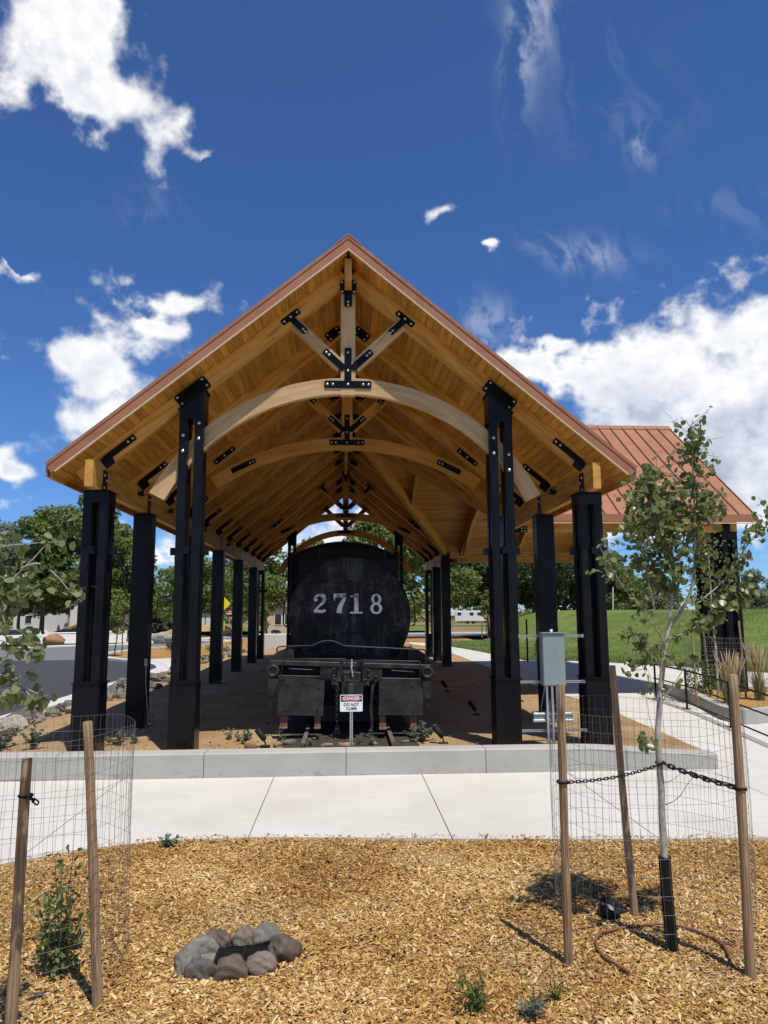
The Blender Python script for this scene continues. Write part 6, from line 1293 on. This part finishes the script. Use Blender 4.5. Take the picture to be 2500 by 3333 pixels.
for i, (x, y, h) in enumerate(((-11.2, 48.5, .7), (-9.4, 51, .6), (-12.6, 53, .8), (-8.0, 49, .5))):
    weed('bunch_grass', x, y, -.38, h, .55, 160, 'grass_straw' if i % 2 else 'sage_leaf', ('dry grass tuft', 'straw grass tuft', 'tall grey tuft', 'low straw tuft')[i]+' on the mulch island beyond the drive', 'grass', 'blade', (.2, .5), 'tufts on the mulch island', i, 20)
# ------------------------------------------------------------------ small things in the distance
def house(name, x, y, w, d, h, rh, wallm, roofm, lab, axis='x', wins=(), rz=0.):
    z = float(ground_z(x, y)); t = thing(name, (x, y, z), lab, 'house')
    m = MB(); m.box((x, y, z+h/2), (w, d, h))
    if axis == 'x': m.prism([(-d/2, 0), (d/2, 0), (0, rh)], (x-w/2, y, z+h), (0, 1, 0), (0, 0, 1), (1, 0, 0), 0, w)
    else: m.prism([(-w/2, 0), (w/2, 0), (0, rh)], (x, y-d/2, z+h), (1, 0, 0), (0, 0, 1), (0, 1, 0), 0, d)
    wl = m.build('wall', wallm, t)
    for s in (-1, 1):
        m = MB()
        if axis == 'x': m.beam((x, y, z+h+rh+.06), (x, y+s*(d/2+.4), z+h-.4*rh/(d/2)+.06), w+.7, .12)
        else: m.beam((x, y, z+h+rh+.06), (x+s*(w/2+.4), y, z+h-.4*rh/(w/2)+.06), d+.7, .12)
        m.build('roof', roofm, t)
    for (wx_, wz, ww, wh) in wins:
        m = MB(); m.box((x+wx_, y-d/2-.03, z+wz), (ww+.2, .06, wh+.2)); f = m.build('window', 'paint_white', wl)
        m = MB(); m.box((x+wx_, y-d/2-.065, z+wz), (ww, .03, wh)); m.build('pane', 'glass_dark', f)
house('house', -39.5, 120, 8, 7, 4.6, 2.6, 'siding_white', 'roof_grey', 'white gabled house behind the young trees on the left', 'y', [(-2, 2.4, 1, 1.4), (1.6, 2.4, 1, 1.4)])
house('house', -27, 124, 10, 8, 3.6, 2.2, 'siding_white', 'roof_grey', 'low house with grey roof behind the conifers', 'x', [(-3, 1.8, 1.2, 1.2), (2, 1.8, 1.2, 1.2)])
house('house', -5.6, 97, 9, 7, 3.9, 1.5, 'siding_beige', 'roof_brown', 'beige house with brown roof left of the tender', 'x', [(-3., 2.3, .8, 1.3), (-1.7, 2.3, .8, 1.3), (1.5, 2.2, 1, 1.2)])
house('house', -52, 130, 9, 8, 4.5, 2.6, 'siding_white', 'roof_grey', 'pale house half hidden behind the far left trees', 'x', [(-2, 2.2, 1, 1.2)])
lp = thing('street_lamp', (-22.4, 117, -.9), 'grey street lamp on the far lawn', 'street lamp'); m = MB(); m.tube([(-22.4, 117, -.9), (-22.4, 117, 5.1)], [.09, .06], 8); m.build('pole', 'truck_grey', lp); m = MB(); m.lathe([(.08, 5.1), (.22, 5.2), (.24, 5.5), (.05, 5.65)], (-22.4, 117, 0), 12); m.build('lantern', 'paint_white', lp)
ys = thing('road_sign', (-10.0, 60, -.4), 'yellow diamond warning sign behind the third left column', 'sign'); m = MB(); m.box((-10.05, 60, 1.3), (.06, .06, 3.6)); m.build('post', 'galvanised', ys)
m = MB(); m.prism([(-.55, 0), (0, -.55), (.55, 0), (0, .55)], (-10.0, 59.95, 3.0), (1, 0, 0), (0, 0, 1), (0, -1, 0), 0, .02); m.build('panel', 'sign_yellow', ys); m = MB(); m.prism(rect(.28, .8), (-10.05, 59.94, 1.2), (1, 0, 0), (0, 0, 1), (0, -1, 0), 0, .02); m.build('lower_panel', 'sign_yellow', ys)
ds = thing('road_sign', (-14.3, 90, -.6), 'red round do not enter sign with white bar', 'sign'); m = MB(); m.box((-14.3, 90, .8), (.07, .07, 2.9)); m.build('post', 'galvanised', ds)
m = MB(); m.lathe([(.001, -.01), (.40, -.01), (.40, .01)], (-14.3, 89.93, 2.1), 20, 0, (0, 1, 0)); m.f = [f[::-1] for f in m.f]; m.build('panel', 'sign_red', ds); m = MB(); m.box((-14.3, 89.90, 2.1), (.56, .02, .13)); m.build('bar', 'sign_white', ds)
up_ = thing('utility_pole', (-39.5, 131, -.9), 'wooden utility pole with crossarm behind the left columns', 'utility pole'); m = MB(); m.tube([(-39.5, 131, -.9), (-39.5, 131, 9.2)], [.17, .12], 8); m.build('pole', 'pole_wood', up_); m = MB(); m.box((-39.5, 131, 8.7), (2.6, .12, .14)); m.build('crossarm', 'pole_wood', up_)
for s in (-1, 1):
    m = MB(); m.tube([(-39.5+s*1.2, 131, 8.85), (-70, 128, 8.2+s*.1), (-110, 126, 9.)], .022, 4); m.build('power_line', 'plastic_black', up_)
br_ = thing('barrier', (-33, 90, -.8), 'white pipe barrier across the far plaza', 'barrier'); m = MB(); m.tube([(-36.4, 90, -.15), (-29, 92, -.1)], .07, 8); m.build('bar', 'paint_white', br_); m = MB(); m.tube([(-36.4, 90, -.8), (-36.4, 90, .25)], .13, 8); m.build('post', 'paint_white', br_)
for i, (x, y) in enumerate(((-34.6, 84), (-21.4, 76))):
    t = thing('traffic_cone', (x, y, -.45), ('pale green cone beside the white barrier', 'pale green cone by the yellow paving')[i], 'cone'); m = MB(); m.lathe([(.25, 0), (.25, .05), (.17, .06), (.05, .75), (.001, .76)], (x, y, -.45), 14); m.f = [f[::-1] for f in m.f]; m.build('body', 'cone_green', t)
    m = MB(); m.lathe([(.135, .28), (.098, .48)], (x, y, -.45), 14); m.f = [f[::-1] for f in m.f]; m.build('band', 'sign_white', t)
bk = thing('concrete_bench', (-29, 93, -.8), 'pale concrete block bench beyond the white barrier', 'bench'); m = MB(); m.box((-29, 93, -.4), (3.4, .7, .9), cham=.04); m.build('block', 'paving', bk)
bk = thing('concrete_bench', (-17.2, 71.5, -.5), 'long pale concrete seat wall by the drive bend', 'bench'); m = MB(); m.box((-17.4, 72.5, -.2), (4.2, .6, .7), cham=.04); m.build('block', 'paving', bk)
bk = thing('concrete_bench', (-5.2, 55, -.4), 'white concrete block left of the tender', 'bench'); m = MB(); m.box((-5.4, 55, .1), (3.4, .8, 1.1), cham=.04); m.build('block', 'paving', bk)
bn = thing('park_bench', (-42.5, 96, -.85), 'teal metal bench left of the person', 'bench')
m = MB(); m.box((-42.5, 96, -.4), (2.2, .5, .06)); m.build('seat', 'bench_teal', bn); m = MB(); m.box((-42.5, 96.25, -.1), (2.2, .06, .5)); m.build('backrest', 'bench_teal', bn)
for s in (-1, 1):
    m = MB(); m.box((-42.5+s*.95, 96, -.64), (.08, .45, .46)); m.build('leg', 'bench_teal', bn)
# black bollards by the far kerb
for i, (x, y) in enumerate(((-15.6, 54), (-23.6, 80), (-7.4, 62))):
    m = MB(); m.tube([(x, y, -.5), (x, y, .45)], .11, 10); m.build('bollard', 'plastic_black', label=('black bollard on the mulch island', 'black bollard by the far young trees', 'black bollard left of the tender')[i], cat='bollard')
# person walking away on the plaza
def person(x, y, z, h):
    k = h/1.6; me = bpy.data.meshes.new('person'); J = {'pelvis': (0, 0, .86), 'chest': (0, .0, 1.18), 'neck': (0, 0, 1.36), 'head': (0, -.01, 1.47), 'top': (0, 0, 1.55), 'lk': (-.09, -.03, .46), 'la': (-.10, .02, .07), 'lt': (-.10, -.12, .03), 'rk': (.09, .03, .46), 'ra': (.10, .10, .08), 'rt': (.10, -.02, .03), 'lh': (-.08, 0, .82), 'rh': (.08, 0, .82), 'ls': (-.16, 0, 1.30), 'rs': (.16, 0, 1.30), 'le': (-.21, .03, 1.06), 're': (.22, -.02, 1.07), 'lw': (-.21, -.05, .84), 'rw': (.20, -.12, .92)}
    nm = list(J); E_ = [('pelvis', 'chest'), ('chest', 'neck'), ('neck', 'head'), ('head', 'top'), ('pelvis', 'lh'), ('lh', 'lk'), ('lk', 'la'), ('la', 'lt'), ('pelvis', 'rh'), ('rh', 'rk'), ('rk', 'ra'), ('ra', 'rt'), ('chest', 'ls'), ('ls', 'le'), ('le', 'lw'), ('chest', 'rs'), ('rs', 're'), ('re', 'rw')]
    me.from_pydata([tuple(c*k for c in J[n_]) for n_ in nm], [(nm.index(a), nm.index(b)) for a, b in E_], []); o = bpy.data.objects.new('person', me); COL.objects.link(o)
    sk = o.modifiers.new('skin', 'SKIN'); rad = dict(pelvis=.13, chest=.12, neck=.05, head=.095, top=.07, lk=.06, la=.04, lt=.04, rk=.06, ra=.04, rt=.04, lh=.09, rh=.09, ls=.06, rs=.06, le=.04, re=.04, lw=.03, rw=.03)
    for i, n_ in enumerate(nm): me.skin_vertices[0].data[i].radius = (rad[n_]*k, rad[n_]*k)
    me.skin_vertices[0].data[0].use_root = True; sb = o.modifiers.new('sub', 'SUBSURF'); sb.levels = 1; bpy.context.view_layer.update()
    ev = bpy.data.meshes.new_from_object(o.evaluated_get(bpy.context.evaluated_depsgraph_get())); bpy.data.objects.remove(o)
    for mt in ('skin', 'cloth_pink'): ev.materials.append(MATS[mt])
    for p in ev.polygons: c_ = p.center; p.material_index = 1 if (.58*k < c_.z < 1.33*k and abs(c_.x) < .2*k) else 0; p.use_smooth = True
    t = link('person', ev, None, (x, y, z), 'person in a pink outfit with dark red hair standing on the far plaza', 'person')
    m = MB(); m.lathe([(.001, .16), (.075, .13), (.105, .04), (.10, -.06), (.06, -.16), (.001, -.18)], (x, y+.03, z+1.47*k), 12); m.f = [f[::-1] for f in m.f]; m.build('hair', 'hair_dark', t)
person(-39.6, 102, float(ground_z(-39.6, 102)), 1.5)
# horse trailer and truck far right
tl = thing('horse_trailer', (32, 184, -1), 'white horse trailer parked under the far trees', 'trailer'); m = MB(); m.box((32.4, 184, 1.0), (8.2, 2.5, 2.7), cham=.12); m.box((26.8, 184, 1.75), (3.2, 2.5, 1.4), cham=.12); m.build('body', 'siding_white', tl)
for x in (29.4, 32.6, 34.6):
    m = MB(); m.box((x, 182.72, 1.55), (1.0, .05, .7)); m.build('window', 'glass_dark', tl)
for x in (31.6, 33.0):
    m = MB(); m.lathe([(.001, -.1), (.36, -.1), (.40, -.06), (.40, .1)], (x, 182.75, -.62), 14, 0, (0, 1, 0)); m.f = [f[::-1] for f in m.f]; m.build('wheel', 'plastic_black', tl)
tk = thing('pickup_truck', (25, 184, -1), 'grey pickup truck hitched to the white trailer', 'truck'); m = MB(); m.prism([(-3, 0), (2.6, 0), (2.6, .7), (1.4, .85), (.9, 1.5), (-.6, 1.5), (-.9, .8), (-3, .8)], (24.2, 185, -.55), (-1, 0, 0), (0, 0, 1), (0, 1, 0), -1.9, 0); m.build('body', 'truck_grey', tk)
m = MB(); m.prism([(1.2, .9), (.85, 1.4), (-.45, 1.4), (-.6, .9)], (24.2, 183.08, -.55), (-1, 0, 0), (0, 0, 1), (0, -1, 0), 0, .02); m.build('window', 'glass_dark', tk)
for x in (22.4, 26.0):
    m = MB(); m.lathe([(.001, -.1), (.38, -.1), (.42, -.06), (.42, .1)], (x, 183.1, -.55), 14, 0, (0, 1, 0)); m.f = [f[::-1] for f in m.f]; m.build('wheel', 'plastic_black', tk)
# posts and caged saplings on and before the lawn
for i, (x, y, h, lab) in enumerate(((19.0, 58, 2.2, 'tall white post on the mound, left of three'), (19.7, 59, 2.6, 'tall white post on the mound, middle of three'), (23.6, 62, 2.0, 'tall white post on the mound, right of three'))):
    m = MB(); z = float(lawn_z(np.array(x), np.array(y))); m.tube([(x, y, z-.2), (x+.1, y, z+h)], .05, 8); m.build('marker_post', 'paint_white', label=lab, cat='post')
for i, (x, y, h, mt, lab) in enumerate(((8.15, 32.0, 1.9, 'plastic_black', 'slim black post at the lawn edge by the inner column'), (9.2, 31.8, 1.75, 'stake_wood', 'brown stake at the lawn edge behind the cabinet'), (9.5, 46, 2.0, 'stake_wood', 'leaning stake on the low lawn'))):
    z = .02; m = MB(); m.tube([(x, y, z-.2), (x-(.25 if i == 2 else 0), y, z+h)], .04, 8); m.build('garden_post', mt, label=lab, cat='post')
bush('vine_shrub', 8.75, 31.4, .02, 1.45, .42, 420, 'crown_dark', 'dark climbing shrub tied to posts at the lawn edge', 41, (.08, .14))
